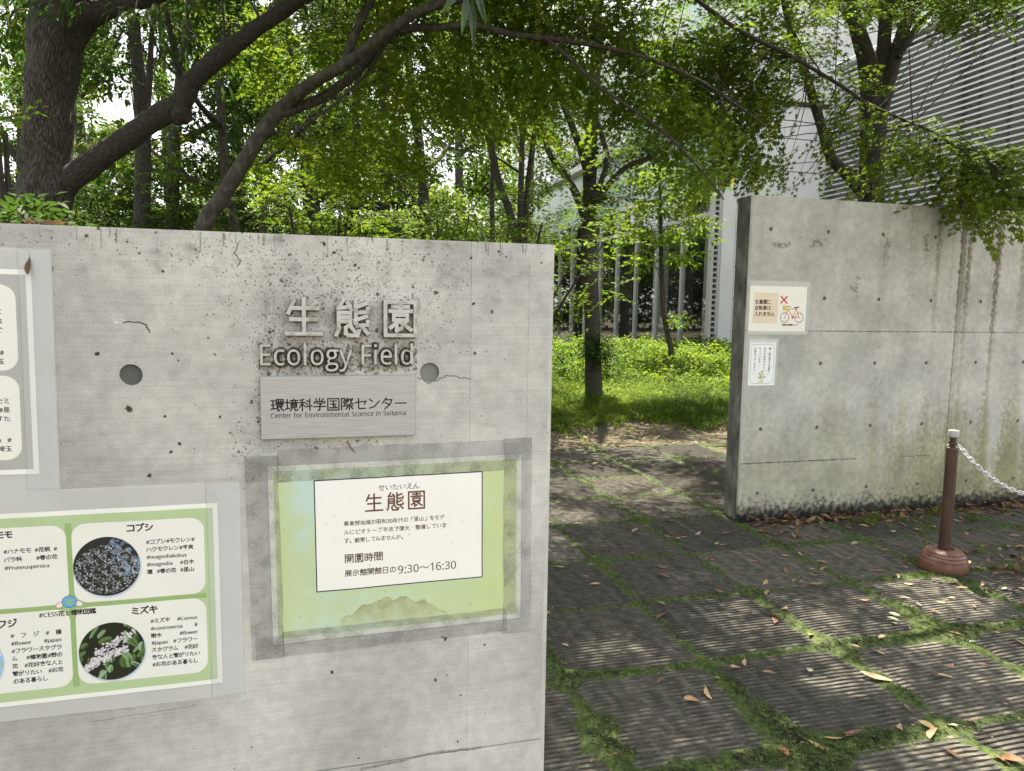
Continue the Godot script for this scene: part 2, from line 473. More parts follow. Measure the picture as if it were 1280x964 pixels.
"は":"1408-0850-1494 4028-9426 7006-7076-5690-4278-5668-9488","入":"3208-5014-4246-0694 5030-6460-9494","れ":"2404-2497 0626-4024-0682 2450-6420-7234-6876-7888-9672","こ":"2018-7818-7026 1660-2480-8684","け":"1408-0850-1494 4028-9426 7004-7060-5496","つ":"0630-6620-9040-8872-4690","く":"6806-2050-7294",
"だ":"0828-5026 3208-1292 5048-8446 4670-5086-9088 7210-8022 8606-9418","さ":"1226-8818 4206-7256-3450 2262-2482-4292-7892","っ":"2650-6844-8056-7876-5088","も":"4204-3474-4290-6690-8272-8060 1230-7030 1052-7050","や":"0640-7024-9036-8050-6054 5004-5820 3014-6096","そ":"2210-7010-1650-9044-5060-5284-8090",
"蛇":"2804-2890 1024-4624-4660-1060-1024 0490-4684 4068-4890 7404-7414 5426-5416-9616-9428 6036-6084-6890-9488-9476 8848-6062","蜂":"2804-2890 1024-4624-4660-1060-1024 0490-4684 7004-5434 6214-8814-5446 6418-9646 5854-9454 6068-9068 5282-9882 7448-7497","気":"2804-0640 2218-9218 2232-8032 1446-7846-8076-9690-9878 4454-1092 1858-5890",
}

# ---------------------------------------------------------------- concrete
func grain(w: int, h: int, fx: float, seed_: int, oct := 4, squash := 1) -> PackedByteArray:
	var im := fnl(fx, seed_, oct).get_image(maxi(w / squash, 8), h, false, false, false)
	if squash > 1: im.resize(w, h, Image.INTERPOLATE_CUBIC)
	return im.get_data()

func near_wall_texture() -> Array:   # 1.6 m x 1.6 m of the near wall's face: [colour, relief]
	var n := 2048
	var cloud := grain(512, 512, 0.008, 3, 4)
	var mott := grain(1024, 1024, 0.05, 5, 5)
	var fine := grain(n, n, 0.35, 7, 3)
	var board := grain(n, n, 0.16, 11, 4, 40)      # faint grain of the formwork, along the boards
	var moldn := grain(1024, 1024, 0.035, 13, 5)
	var px := PackedByteArray()
	px.resize(n * n * 3)
	var hp := PackedByteArray()
	hp.resize(n * n)
	var i := 0
	for y in n:
		var top := clampf(1.0 - (y - 90.0) / 160.0, 0.0, 1.0) * clampf(y / 60.0, 0.0, 1.0)   # the band under the coping
		for x in n:
			var c := (cloud[(y >> 2) * 512 + (x >> 2)] - 128) * 0.26
			var m := (mott[(y >> 1) * 1024 + (x >> 1)] - 128) * 0.10
			var f := (fine[i] - 128) * 0.21
			var b := (board[i] - 128) * 0.065
			var v := 181.0 + c + m + f + b
			if x > 1851: v += 4.0
			if y > 1236: v += 3.0
			var mo := moldn[(y >> 1) * 1024 + (x >> 1)]
			var dirt := 0.0
			if mo > 150: dirt = (mo - 150) * 0.006
			dirt *= 0.10 + top * 0.5
			v *= 1.0 - minf(dirt, 0.35)
			px[i * 3] = clampi(int(v), 0, 255)
			px[i * 3 + 1] = clampi(int(v * 0.99), 0, 255)
			px[i * 3 + 2] = clampi(int(v * 0.958), 0, 255)
			hp[i] = clampi(int(150 + f * 0.45 + b * 0.8 + m), 0, 255)
			i += 1
	var col := Canvas.new(8, 8, Color.BLACK)
	col.img = Image.create_from_data(n, n, false, Image.FORMAT_RGB8, px)
	col.img.convert(Image.FORMAT_RGBA8)
	col.w = n
	col.h = n
	var hgt := Canvas.new(8, 8, Color.BLACK)
	hgt.img = Image.create_from_data(n, n, false, Image.FORMAT_L8, hp)
	hgt.img.convert(Image.FORMAT_RGBA8)
	hgt.w = n
	hgt.h = n
	var k := n / 1.6
	var at2 := func(x: float, y: float) -> Vector2: return Vector2((x + 1.2) * k, (1.6 - y) * k)
	var r := RandomNumberGenerator.new()
	r.seed = 21
	# blow holes: small dark pits, thickest towards the top and the right
	for j in 600:
		var p := Vector2(r.randf_range(-1.2, 0.4), r.randf_range(0.0, 1.53))
		if r.randf() > 0.35 + 0.65 * clampf((p.y - 0.9) * 1.6, 0.0, 1.0): continue
		var big := pow(r.randf(), 5.0)
		var rr := 0.0006 + 0.0026 * big
		var q: Vector2 = at2.call(p.x, p.y)
		var tn := r.randf_range(0, PI)
		var el := r.randf_range(0.6, 1.0)
		col.ellipse(q, rr * k * 1.5, rr * k * 1.5 * el, tn, Color(0.42, 0.4, 0.36), 0.35)
		col.ellipse(q, rr * k, rr * k * el, tn, Color(0.12, 0.11, 0.09), 0.85)
		hgt.ellipse(q, rr * k, rr * k * el, tn, Color(0.1, 0.1, 0.1), 0.9)
	# black lichen specks in drifts: under the coping and round the raised letters
	for d in [[0.05, 1.445, 0.13, 0.02, 420], [0.05, 1.365, 0.13, 0.014, 420], [-0.03, 1.50, 0.30, 0.016, 520], [0.03, 1.40, 0.14, 0.05, 700], [-0.07, 1.34, 0.02, 0.05, 160], [-0.1, 1.46, 0.07, 0.05, 200], [0.15, 1.44, 0.1, 0.05, 130], [0.03, 1.2, 0.10, 0.006, 170], [-0.095, 1.25, 0.006, 0.05, 70], [-0.12, 1.2, 0.02, 0.03, 90]]:
		for j in int(d[4]):
			var q: Vector2 = at2.call(d[0] + r.randfn() * d[2] * 0.6, d[1] + r.randfn() * d[3])
			var rr := r.randf_range(0.5, 1.7) * (1.0 if r.randf() < 0.93 else 2.2)
			col.ellipse(q, rr, rr * r.randf_range(0.5, 1.0), r.randf_range(0, PI), Color(0.17, 0.15, 0.11), r.randf_range(0.2, 0.75))
	# dirt and painted shadow outlines round the raised strokes
	for ch in [["生", -0.0535, 0.0605], ["態", 0.0212, 0.0605], ["園", 0.0972, 0.06]]:
		for s in glyph(ch[0]):
			for j in s.size() - 1:
				var len := (s[j] as Vector2).distance_to(s[j + 1])
				var e0: Vector2 = at2.call(ch[1] + s[j].x * ch[2], 1.3720 + (0.985 - s[j].y) * ch[2])
				var e1: Vector2 = at2.call(ch[1] + s[j + 1].x * ch[2], 1.3720 + (0.985 - s[j + 1].y) * ch[2])
				for d in 6:
					col.stroke(PackedVector2Array([e0.lerp(e1, d / 6.0), e0.lerp(e1, (d + 1) / 6.0)]), r.randf_range(9.0, 13.5), Color(0.19, 0.17, 0.13), r.randf_range(0.15, 0.42))
				for d in int(len * 60.0) + 3:
					var p: Vector2 = (s[j] as Vector2).lerp(s[j + 1], r.randf())
					var q: Vector2 = at2.call(ch[1] + p.x * ch[2] + r.randfn() * 0.0016, 1.3725 + (0.985 - p.y) * ch[2] - 0.0012 + r.randfn() * 0.0019)
					col.ellipse(q, r.randf_range(1.0, 3.2), r.randf_range(1.0, 3.6), r.randf_range(0, PI), Color(0.17, 0.15, 0.11), r.randf_range(0.2, 0.6))
	var lx := -0.0935  # the small letters get the same dirt and painted shadow
	var le := 0.2445 / latin_width("Ecology Field")
	for p in (latin("Ecology Field").get_mesh_arrays()[Mesh.ARRAY_VERTEX] as PackedVector3Array):
		for d in 2:
			var q: Vector2 = at2.call(lx + p.x * le + r.randfn() * 0.0012, 1.3268 + (p.y - latin_base()) * 0.0448 + r.randfn() * 0.0014)
			col.ellipse(q, r.randf_range(1.5, 3.6), r.randf_range(1.5, 4.0), 0.0, Color(0.19, 0.17, 0.13), r.randf_range(0.1, 0.4))
	for j in 900:
		var q: Vector2 = at2.call(r.randf_range(-0.092, 0.155), (1.325 if r.randf() < 0.5 else 1.345) + r.randfn() * 0.008)
		col.ellipse(q, r.randf_range(1, 3.5), r.randf_range(1, 4), 0.0, Color(0.21, 0.19, 0.14), r.randf_range(0.1, 0.4))
	# grime that has run from the letters
	for j in 90:
		var q: Vector2 = at2.call(r.randf_range(-0.09, 0.155), r.randf_range(1.315, 1.435))
		col.ellipse(q, r.randf_range(4, 16), r.randf_range(5, 24), 0.0, Color(0.27, 0.25, 0.20), 0.09)
	# streaks from the top edge
	for j in 70:
		var x0 := r.randf_range(-1.2, 0.4)
		var ln := r.randf_range(0.005, 0.03)
		var q: Vector2 = at2.call(x0, 1.528)
		col.stroke(PackedVector2Array([q, q + Vector2(r.randf_range(-3, 3), ln * k)]), r.randf_range(1.0, 4.0), Color(0.22, 0.19, 0.14), r.randf_range(0.12, 0.5))
	# faint upright form joints, cracks and scrapes
	for vj in [[0.246, 1.53, 1.20, 0.22], [0.246, 0.84, 0.66, 0.15], [0.347, 1.50, 0.9, 0.18]]:
		var y0: float = vj[1]
		while y0 > vj[2]:
			var q: Vector2 = at2.call(vj[0] + r.randf_range(-0.0003, 0.0003), y0)
			col.stroke(PackedVector2Array([q, q + Vector2(0, 12)]), 1.6, Color(0.3, 0.28, 0.25), vj[3] * r.randf_range(0.4, 1.6))
			y0 -= 12.0 / k
	var crack := func(pts: Array, wd: float, a: float) -> void:
		var l := PackedVector2Array()
		for p in pts:
			var q := at2.call(p[0], p[1]) as Vector2
			if l.size():
				var o := l[l.size() - 1]
				for s in range(1, 7): l.append(o.lerp(q, s / 6.0) + Vector2(r.randfn(), r.randfn()) * 1.2)
			else: l.append(q)
		col.stroke(l, wd, Color(0.2, 0.18, 0.15), a)
		hgt.stroke(l, wd + 0.6, Color(0.15, 0.15, 0.15), 0.7)
	crack.call([[0.157, 1.304], [0.172, 1.296], [0.19, 1.299], [0.205, 1.306], [0.222, 1.305], [0.247, 1.301]], 1.3, 0.7)
	crack.call([[-0.29, 1.392], [-0.262, 1.393], [-0.252, 1.388], [-0.247, 1.379]], 2.2, 0.65)
	crack.call([[-0.118, 1.515], [-0.124, 1.499], [-0.115, 1.486], [-0.12, 1.478]], 1.6, 0.6)
	crack.call([[-0.35, 0.77], [-0.2, 0.777]], 1.0, 0.2)
	crack.call([[0.06, 0.626], [0.2, 0.636], [0.27, 0.634]], 6.0, 0.25)
	col.stroke(PackedVector2Array([at2.call(-0.293, 1.392), at2.call(-0.283, 1.394)]), 6.0, Color(0.86, 0.85, 0.82), 0.7)
	for s in [[-0.28, 1.26, 7.0], [-0.255, 1.157, 4.0], [-0.105, 1.268, 3.0], [0.205, 0.846, 4.5], [0.188, 0.772, 3.0], [0.187, 1.445, 4.0], [0.283, 1.415, 3.0]]:
		var q: Vector2 = at2.call(s[0], s[1])
		for j in 5: col.ellipse(q + Vector2(r.randfn(), r.randfn()) * s[2] * 0.5, s[2] * r.randf_range(0.3, 0.8), s[2] * r.randf_range(0.4, 1.0), r.randf_range(0, PI), Color(0.2, 0.18, 0.13), 0.6)
		hgt.ellipse(q, s[2] * 0.8, s[2] * 0.8, 0, Color(0.2, 0.2, 0.2), 0.8)
	return [col.tex(), hgt.tex()]

func far_wall_texture() -> ImageTexture:   # 5.2 m x 2.6 m, starting at x = 2.6 and y = -0.2
	var w := 2048
	var h := 1024
	var cloud := grain(w, h, 0.006, 31, 4)
	var mott := grain(w, h, 0.035, 33, 4)
	var fine := grain(w, h, 0.3, 35, 2)
	var drips := grain(w, 16, 0.018, 37, 4)
	var thin := grain(w, 16, 0.09, 39, 3)
	var ragged := grain(w, h, 0.05, 41, 4)
	var px := PackedByteArray()
	px.resize(w * h * 3)
	var i := 0
	var k := w / 5.2
	for y in h:
		var Y := 2.4 - y / k
		var from_top := clampf((2.19 - Y) / 2.19, 0.0, 1.0)
		for x in w:
			var X := 2.6 + x / k
			var v := 179.0 + (cloud[i] - 128) * 0.17 + (mott[i] - 128) * 0.10 + (fine[i] - 128) * 0.16
			var g := 0.99
			var b := 0.955
			# water streaks from the coping, heavier towards the right
			var right := clampf((X - 3.75) / 0.6, 0.0, 1.0)
			var xi := clampi(x + int((ragged[i] - 128) * 0.10), 0, w - 1)
			var dr := drips[8 * w + xi] / 255.0
			var th := thin[8 * w + xi] / 255.0
			var wet := clampf((dr - 0.56) * 4.0, 0.0, 1.0) * (0.08 + 0.92 * right) + clampf((th - 0.62) * 3.0, 0.0, 1.0) * 0.35 * (0.12 + right)
			var reach := 0.2 + 0.45 * dr + 0.2 * th
			wet *= clampf(1.0 - from_top / reach, 0.0, 1.0) * 1.4 * (0.6 + ragged[i] / 320.0)
			wet = minf(wet, 0.7)
			v *= 1.0 - wet * 0.58
			b -= wet * 0.16
			g -= wet * 0.03
			# green and ochre bloom low down, black at the foot
			var low := clampf((0.82 - Y + (ragged[i] - 128) * 0.0022 + (dr - 0.5) * 0.9) / 0.6, 0.0, 1.0)
			v *= 1.0 - (0.10 + 0.14 * right) * low
			b -= (0.07 + 0.12 * right) * low
			var foot := clampf((0.15 - Y + (ragged[i] - 128) * 0.0013 + (fine[i] - 128) * 0.0010 + (th - 0.5) * 0.08 + (dr - 0.5) * 0.12) / 0.19, 0.0, 1.0)
			foot = maxf(foot * foot * 0.8, clampf((0.10 - Y + (ragged[i] - 128) * 0.0004) / 0.10, 0.0, 1.0))
			v *= 1.0 - 0.93 * foot
			g -= 0.0
			px[i * 3] = clampi(int(v), 0, 255)
			px[i * 3 + 1] = clampi(int(v * g), 0, 255)
			px[i * 3 + 2] = clampi(int(v * b), 0, 255)
			i += 1
	var c := Canvas.new(8, 8, Color.BLACK)
	c.img = Image.create_from_data(w, h, false, Image.FORMAT_RGB8, px)
	c.img.convert(Image.FORMAT_RGBA8)
	c.w = w
	c.h = h
	var r := RandomNumberGenerator.new()
	r.seed = 5
	for j in 900:
		var rr := 0.4 + 1.3 * pow(r.randf(), 4.0)
		c.ellipse(Vector2(r.randf_range(0, w), r.randf_range(150, h - 40)), rr, rr, 0, Color(0.14, 0.13, 0.1), r.randf_range(0.3, 0.8))
	# darkened form joints
	for jl in [[2.77, 1.3, 7.6, 1.3, 0.5], [2.77, 0.39, 3.72, 0.39, 0.9], [4.1, 0.39, 4.35, 0.39, 0.5], [4.49, 2.19, 4.49, 0.3, 0.6], [6.3, 2.19, 6.3, 0.2, 0.5]]:
		var a := Vector2((jl[0] - 2.6) * k, (2.4 - jl[1]) * k)
		var bb := Vector2((jl[2] - 2.6) * k, (2.4 - jl[3]) * k)
		var n := int(a.distance_to(bb) / 8.0)
		for s in n:
			c.stroke(PackedVector2Array([a.lerp(bb, float(s) / n), a.lerp(bb, float(s + 1) / n)]), r.randf_range(1.2, 3.2), Color(0.13, 0.12, 0.1), jl[4] * r.randf_range(0.3, 1.0))
	for s in [[3.0, 1.87, 30, 7], [3.28, 1.9, 22, 10], [3.62, 1.62, 18, 22], [3.85, 1.85, 10, 34], [4.18, 1.9, 9, 40]]:
		for j in 26: c.ellipse(Vector2((s[0] - 2.6) * k + r.randfn() * s[2] * 0.5, (2.4 - s[1]) * k + r.randfn() * s[3] * 0.6), r.randf_range(2, 6), r.randf_range(2, 6), 0, Color(0.25, 0.23, 0.19), 0.16)
	return c.tex()

# ---------------------------------------------------------------- print
func poster_main() -> ImageTexture:   # A3 sheet, 0.42 m x 0.297 m
	var w := 1280
	var h := 905
	var c := Canvas.new(w, h, Color(0.93, 0.94, 0.9))
	var k := w / 0.42
	var n := fnl(0.006, 61, 4)
	for y in range(26, h - 26):
		for x in range(26, w - 26):
			var t := float(x) / w
			var v := float(y) / h
			var q := n.get_noise_2d(x, y)
			var g := Color(0.74, 0.81, 0.63).lerp(Color(0.73, 0.84, 0.80), clampf(1.0 - absf(v - 0.2) * 3.2 - t * 0.8 + q, 0, 1))
			g = g.lerp(Color(0.76, 0.82, 0.53), clampf(t * 1.5 - 0.75 + q * 0.6, 0, 1))
			g = g.lerp(Color(0.74, 0.85, 0.76), clampf((v - 0.6) * 2.5 - absf(t - 0.3) * 2.0 + q, 0, 1) * 0.8)
			if x < 130: g = g.lerp(Color(0.74, 0.80, 0.56), clampf((130 - x) / 90.0, 0, 1))
			c.img.set_pixel(x, y, g.lerp(Color(0.92, 0.94, 0.9), 0.16))
	var hill := PackedVector2Array()
	for x in range(330, 880):
		var t := (x - 330) / 550.0
		var top := 905.0 - (50.0 + 130.0 * sin(PI * clampf(t * 0.93 + 0.06, 0, 1)) ** 0.7 + 18.0 * n.get_noise_1d(x * 3.0) + 9.0 * sin(x * 0.06))
		for y in range(int(top), 905 - 40):
			var q := n.get_noise_2d(x * 2.0, y * 2.0)
			c.dab(x, y, Color(0.64, 0.64, 0.47), (0.62 + q * 0.5) * clampf((875.0 - y) / 110.0, 0, 1))
			if y < top + 5: c.dab(x, y, Color(0.55, 0.55, 0.38), 0.3)
	var X := func(x: float) -> float: return (x + 0.082) * k
	var Y := func(y: float) -> float: return (1.167 - y) * k
	c.rrect(X.call(-0.0118), Y.call(1.1405), X.call(0.2688), Y.call(0.9515), 1.0, Color(0.10, 0.12, 0.24))
	c.rrect(X.call(-0.0101), Y.call(1.1388), X.call(0.2671), Y.call(0.9532), 1.0, Color(0.965, 0.96, 0.94))
	var ink := Color(0.40, 0.27, 0.21)
	var dark := Color(0.30, 0.24, 0.20)
	write(c, "せいたいえん", X.call(0.0912), Y.call(1.1275), 0.0118 * k, dark, 3.0, 0.98)
	write(c, "生態園", X.call(0.068), Y.call(1.1135), 0.0345 * k, ink, 8.5, 1.02)
	write(c, "県東部地域の昭和30年代の「里山」をモデ", X.call(0.0345), Y.call(1.0685), 0.0088 * k, dark, 2.5, 1.0)
	write(c, "ルにビオトープ手法で復元・整備していま", X.call(0.0345), Y.call(1.0540), 0.0088 * k, dark, 2.5, 1.03)
	write(c, "す。散策してみませんか。", X.call(0.0345), Y.call(1.0395), 0.0088 * k, dark, 2.5, 0.97)
	write(c, "開園時間", X.call(0.0345), Y.call(1.0125), 0.0160 * k, dark, 4.6, 1.0)
	var e := write(c, "展示館開館日の", X.call(0.0345), Y.call(0.9855), 0.0122 * k, dark, 3.6, 1.0)
	write(c, "9:30〜16:30", X.call(0.1215), Y.call(0.9875), 0.0185 * k, dark, 4.2, 0.95, 1.03)
	var r := RandomNumberGenerator.new()
	r.seed = 9
	for j in 50: c.ellipse(Vector2(r.randf_range(0, w), r.randf_range(0, h)), r.randf_range(1, 2.6), r.randf_range(1, 3.5), 0, Color(0.2, 0.18, 0.2), 0.6)
	return c.tex()

func round_photo(c: Canvas, x: float, y: float, r: float, kind: int) -> void:
	var g := RandomNumberGenerator.new()
	g.seed = 100 + kind
	var clip := Vector3(x, y, r)
	c.ellipse(Vector2(x + 2, y + 6), r + 4, r + 4, 0, Color(0.78, 0.82, 0.88), 1.0)
	if kind == 0:
		c.ellipse(Vector2(x, y), r, r, 0, Color(0.13, 0.15, 0.15))
		for j in 46: c.ellipse(Vector2(x + g.randf_range(0.1, 1.0) * r, y + g.randf_range(-1, 0.3) * r), g.randf_range(5, 15), g.randf_range(4, 12), g.randf() * 3.0, Color(0.55, 0.66, 0.82), 0.55, clip)
		for j in 22:
			var p := Vector2(x + g.randf_range(-1, 1) * r, y + g.randf_range(-1, 1) * r)
			var q := p + Vector2(g.randf_range(-40, 40), g.randf_range(-60, 20))
			if (p - Vector2(x, y)).length() < r and (q - Vector2(x, y)).length() < r: c.stroke(PackedVector2Array([p, q]), g.randf_range(2, 4), Color(0.1, 0.09, 0.1), 0.9)
		for j in 1500:
			var a := g.randf_range(0, TAU)
			var d := sqrt(g.randf())
			var p := Vector2(x + cos(a) * d * r * 0.98, y + 0.1 * r + sin(a) * d * r * 0.82)
			if sin(p.x * 0.11 + 1.3) * sin(p.y * 0.09) > 0.35 and g.randf() < 0.8: continue
			c.ellipse(p, g.randf_range(1.2, 4.5), g.randf_range(1.2, 3.4), g.randf() * 3.0, Color(0.86, 0.87, 0.9).lerp(Color(0.35, 0.37, 0.40), g.randf()), 0.9, clip)
		for j in 30: c.ellipse(Vector2(x + g.randf_range(-0.9, 0.9) * r, y + g.randf_range(0.3, 1.0) * r), g.randf_range(5, 16), g.randf_range(4, 9), g.randf() * 3.0, Color(0.13, 0.15, 0.08), 0.7, clip)
	elif kind == 1:
		c.ellipse(Vector2(x, y), r, r, 0, Color(0.10, 0.13, 0.08))
		for j in 34:
			var p := Vector2(x + g.randf_range(-1, 1) * r, y + g.randf_range(-1, 1) * r)
			var tn := g.randf_range(0, 3.1)
			c.ellipse(p, g.randf_range(18, 38), g.randf_range(8, 17), tn, Color(0.30, 0.42, 0.17).lerp(Color(0.62, 0.74, 0.60), g.randf()), 0.9, clip)
			c.ellipse(p + Vector2(5, 6), g.randf_range(14, 28), g.randf_range(2, 6), tn, Color(0.14, 0.2, 0.1), 0.6, clip)
		for s in [[0.1, -0.30, 0.85, -0.4], [-0.1, 0.14, 0.75, -0.28], [-0.45, 0.32, 0.5, -0.45]]:
			for j in 110:
				var t := g.randf_range(-1, 1)
				var p := Vector2(x + (s[0] + t * s[2] * 0.75) * r, y + (s[1] + t * s[3] * s[2] * 0.9) * r + g.randfn() * r * 0.075)
				c.ellipse(p, g.randf_range(3, 8), g.randf_range(2.5, 6), g.randf() * 3.0, Color(0.93, 0.92, 0.94).lerp(Color(0.68, 0.64, 0.68), g.randf() * 0.8), 0.95, clip)
	else:
		c.ellipse(Vector2(x, y), r, r, 0, Color(0.60, 0.78, 0.90))
		for j in 60: c.ellipse(Vector2(x + g.randf_range(-1, 1) * r, y + g.randf_range(0.1, 1.0) * r), g.randf_range(6, 22), g.randf_range(5, 14), g.randf() * 3.0, Color(0.35, 0.47, 0.15).lerp(Color(0.75, 0.72, 0.3), g.randf()), 0.9, clip)
		for j in 60: c.ellipse(Vector2(x + g.randf_range(-1, 1) * r, y + g.randf_range(-0.9, 0.1) * r), g.randf_range(4, 14), g.randf_range(3, 9), g.randf() * 3.0, Color(0.9, 0.9, 0.94) if kind == 3 else Color(0.93, 0.72, 0.80), 0.7, clip)

func card_poster(faded: bool) -> ImageTexture:   # A3 sheet of four rounded cards
	var w := 1280
	var h := 905
	var k := w / 0.42
	var c := Canvas.new(w, h, Color(0.955, 0.955, 0.93))
	var edge := Color(0.70, 0.70, 0.68) if faded else Color(0.72, 0.80, 0.62)
	var mid := Color(0.68, 0.68, 0.66) if faded else Color(0.60, 0.72, 0.47)
	c.rrect(22, 22, w - 22, h - 22, 2, edge)
	if not faded:
		c.rrect(w * 0.5 - 14, 60, w * 0.5 + 14, h - 60, 2, mid)
		c.rrect(60, h * 0.5 - 12, w - 60, h * 0.5 + 12, 2, mid)
	var paper := Color(0.93, 0.93, 0.905)
	var gap := 11.0
	for a in 2:
		for b in 2:
			var x0 := 64.0 if a == 0 else w * 0.5 + gap
			var y0 := 66.0 if b == 0 else h * 0.5 + gap
			c.rrect(x0, y0, x0 + w * 0.5 - 64 - gap, y0 + h * 0.5 - 66 - gap, 62.0, paper)
	var ink := Color(0.16, 0.16, 0.18)
	if faded:
		var X := func(x: float) -> float: return (x + 0.82) * k
		var Y := func(y: float) -> float: return (1.4655 - y) * k
		for l in [["ヌ", 1.409], ["虫", 1.396], ["ぐ", 1.383], ["#", 1.351], ["玉", 1.338]]:
			write(c, l[0], X.call(-0.4385) - 0.0088 * k * line_width(l[0], 1.0, 1.0), Y.call(l[1]), 0.0088 * k, ink, 2.6)
		for l in [["セミ", 1.281], ["#昆", 1.268], ["すた", 1.255], ["n  #", 1.224], ["埼玉", 1.211]]:
			write(c, l[0], X.call(-0.434) - 0.0088 * k * line_width(l[0], 1.0, 1.0), Y.call(l[1]), 0.0088 * k, ink, 2.6)
		return c.tex()
	var X := func(x: float) -> float: return (x + 0.5785) * k
	var Y := func(y: float) -> float: return (1.110 - y) * k
	round_photo(c, X.call(-0.3185), Y.call(1.0195), 0.0462 * k, 0)
	round_photo(c, X.call(-0.3165), Y.call(0.884), 0.0462 * k, 1)
	round_photo(c, X.call(-0.512), Y.call(1.0195), 0.0462 * k, 2)
	round_photo(c, X.call(-0.510), Y.call(0.884), 0.0462 * k, 3)
	write(c, "コブシ", X.call(-0.2895), Y.call(1.0835), 0.0128 * k, ink, 6.0)
	write(c, "ミズキ", X.call(-0.288), Y.call(0.9515), 0.0128 * k, ink, 6.0)
	write(c, "ハナモモ", X.call(-0.486), Y.call(1.0835), 0.0112 * k, ink, 5.6)
	write(c, "フジ", X.call(-0.468), Y.call(0.9485), 0.0128 * k, ink, 6.0)
	var s := 0.0080 * k
	var body := func(lines: Array, x: float, y: float, gap2: float, wide: float) -> void:
		for j in lines.size():
			var parts := (lines[j] as String).split("  ")
			var total := 0.0
			for p in parts: total += line_width(p, s, 0.96)
			var space: float = maxf((wide * k - total) / maxi(parts.size() - 1, 1), 8.0)
			var xx: float = X.call(x)
			for p in parts: xx = write(c, p, xx, Y.call(y - j * gap2), s, ink, 2.9, 0.98, 0.96) + space
	body.call(["#コブシ#モクレン#", "ハクモクレン#辛夷", "#magnoliakobus", "#magnolia  #白木", "蓮  #春の花  #里山"], -0.263, 1.0575, 0.0119, 0.068)
	body.call(["#ミズキ  #Cornus", "#controversa  #", "樹木  #flower", "#japan  #フラワー", "スタグラム  #花好", "きな人と繋がりたい", "#お花のある暮らし"], -0.261, 0.9305, 0.0119, 0.068)
	body.call(["#ハナモモ  #花桃  #", "バラ科  #春の花", "#Prunnuspersica"], -0.4545, 1.0565, 0.0125, 0.070)
	body.call(["#  フ  ジ  #  藤", "#flower  #japan", "#フラワースタグラ", "ム  #植物園#野の", "花  #花好きな人と", "繋がりたい  #お花", "のある暮らし"], -0.4525, 0.9265, 0.0119, 0.068)
	# the small emblem between the cards: a globe held by two hands
	var gx: float = X.call(-0.3722)
	var gy: float = Y.call(0.9685)
	for sd in [-1.0, 1.0]:
		c.ellipse(Vector2(gx + sd * 38, gy + 12), 21, 14, sd * 0.5, Color(0.62, 0.55, 0.52))
		c.ellipse(Vector2(gx + sd * 38, gy + 12), 18, 11, sd * 0.5, Color(0.93, 0.90, 0.87))
	c.ellipse(Vector2(gx, gy), 31, 29, 0, Color(0.20, 0.42, 0.62))
	c.ellipse(Vector2(gx, gy), 28, 26, 0, Color(0.42, 0.68, 0.86))
	for d in [[-9, -9, 11, 6], [10, -5, 8, 7], [-2, 8, 12, 6], [14, 10, 6, 4]]: c.ellipse(Vector2(gx + d[0], gy + d[1]), d[2], d[3], 0.4, Color(0.55, 0.74, 0.55))
	write(c, "#CESS花と植物図鑑", X.call(-0.4135), Y.call(0.9555), 0.0091 * k, ink, 3.6, 0.94)
	return c.tex()

func line_width(s: String, size: float, latin_size: float) -> float:
	var x := 0.0
	var k := 0
	while k < s.length():
		if s[k] == " ": x += size * 0.4
		elif STROKES.has(s[k]): x += size * 0.98
		else: x += latin_width(s[k]) * size * latin_size
		k += 1
	return x

func no_cycling_sign() -> ImageTexture:   # 0.44 m x 0.305 m
	var w := 704
	var h := 488
	var c := Canvas.new(w, h, Color(0.95, 0.94, 0.90))
	c.rrect(44, 74, 350, 400, 14, Color(0.91, 0.84, 0.75))
	var ink := Color(0.2, 0.12, 0.09)
	write(c, "生態園に", 66, 148, 50, ink, 6.5)
	write(c, "自転車は", 66, 212, 50, ink, 6.5)
	write(c, "入れません", 66, 276, 50, ink, 6.5)
	var red := Color(0.85, 0.25, 0.16)
	c.stroke(PackedVector2Array([Vector2(384, 112), Vector2(456, 180)]), 19, red)
	c.stroke(PackedVector2Array([Vector2(456, 112), Vector2(384, 180)]), 19, red)
	var wheel := Color(0.42, 0.36, 0.36)
	for x in [440.0, 622.0]:
		c.ring(Vector2(x, 336), 52, 7, wheel)
		for a in 6: c.stroke(PackedVector2Array([Vector2(x, 336), Vector2(x, 336) + Vector2(cos(a * PI / 3), sin(a * PI / 3)) * 50]), 1.5, Color(0.6, 0.55, 0.55))
	var fr := Color(0.80, 0.40, 0.20)
	for l in [[440, 336, 478, 232], [478, 250, 540, 330], [484, 246, 580, 240], [540, 330, 580, 232], [540, 330, 622, 336], [580, 240, 622, 336]]:
		c.stroke(PackedVector2Array([Vector2(l[0], l[1]), Vector2(l[2], l[3])]), 8, fr)
	c.stroke(PackedVector2Array([Vector2(462, 222), Vector2(494, 214), Vector2(508, 226)]), 8, wheel)
	c.stroke(PackedVector2Array([Vector2(560, 228), Vector2(606, 224)]), 14, Color(0.25, 0.22, 0.25))
	c.ellipse(Vector2(540, 332), 17, 17, 0, fr)
	c.rrect(408, 205, 462, 262, 10, Color(0.86, 0.76, 0.35))
	write(c, "環境科学国際センター", 410, 404, 22, ink, 3.2)
	return c.tex()

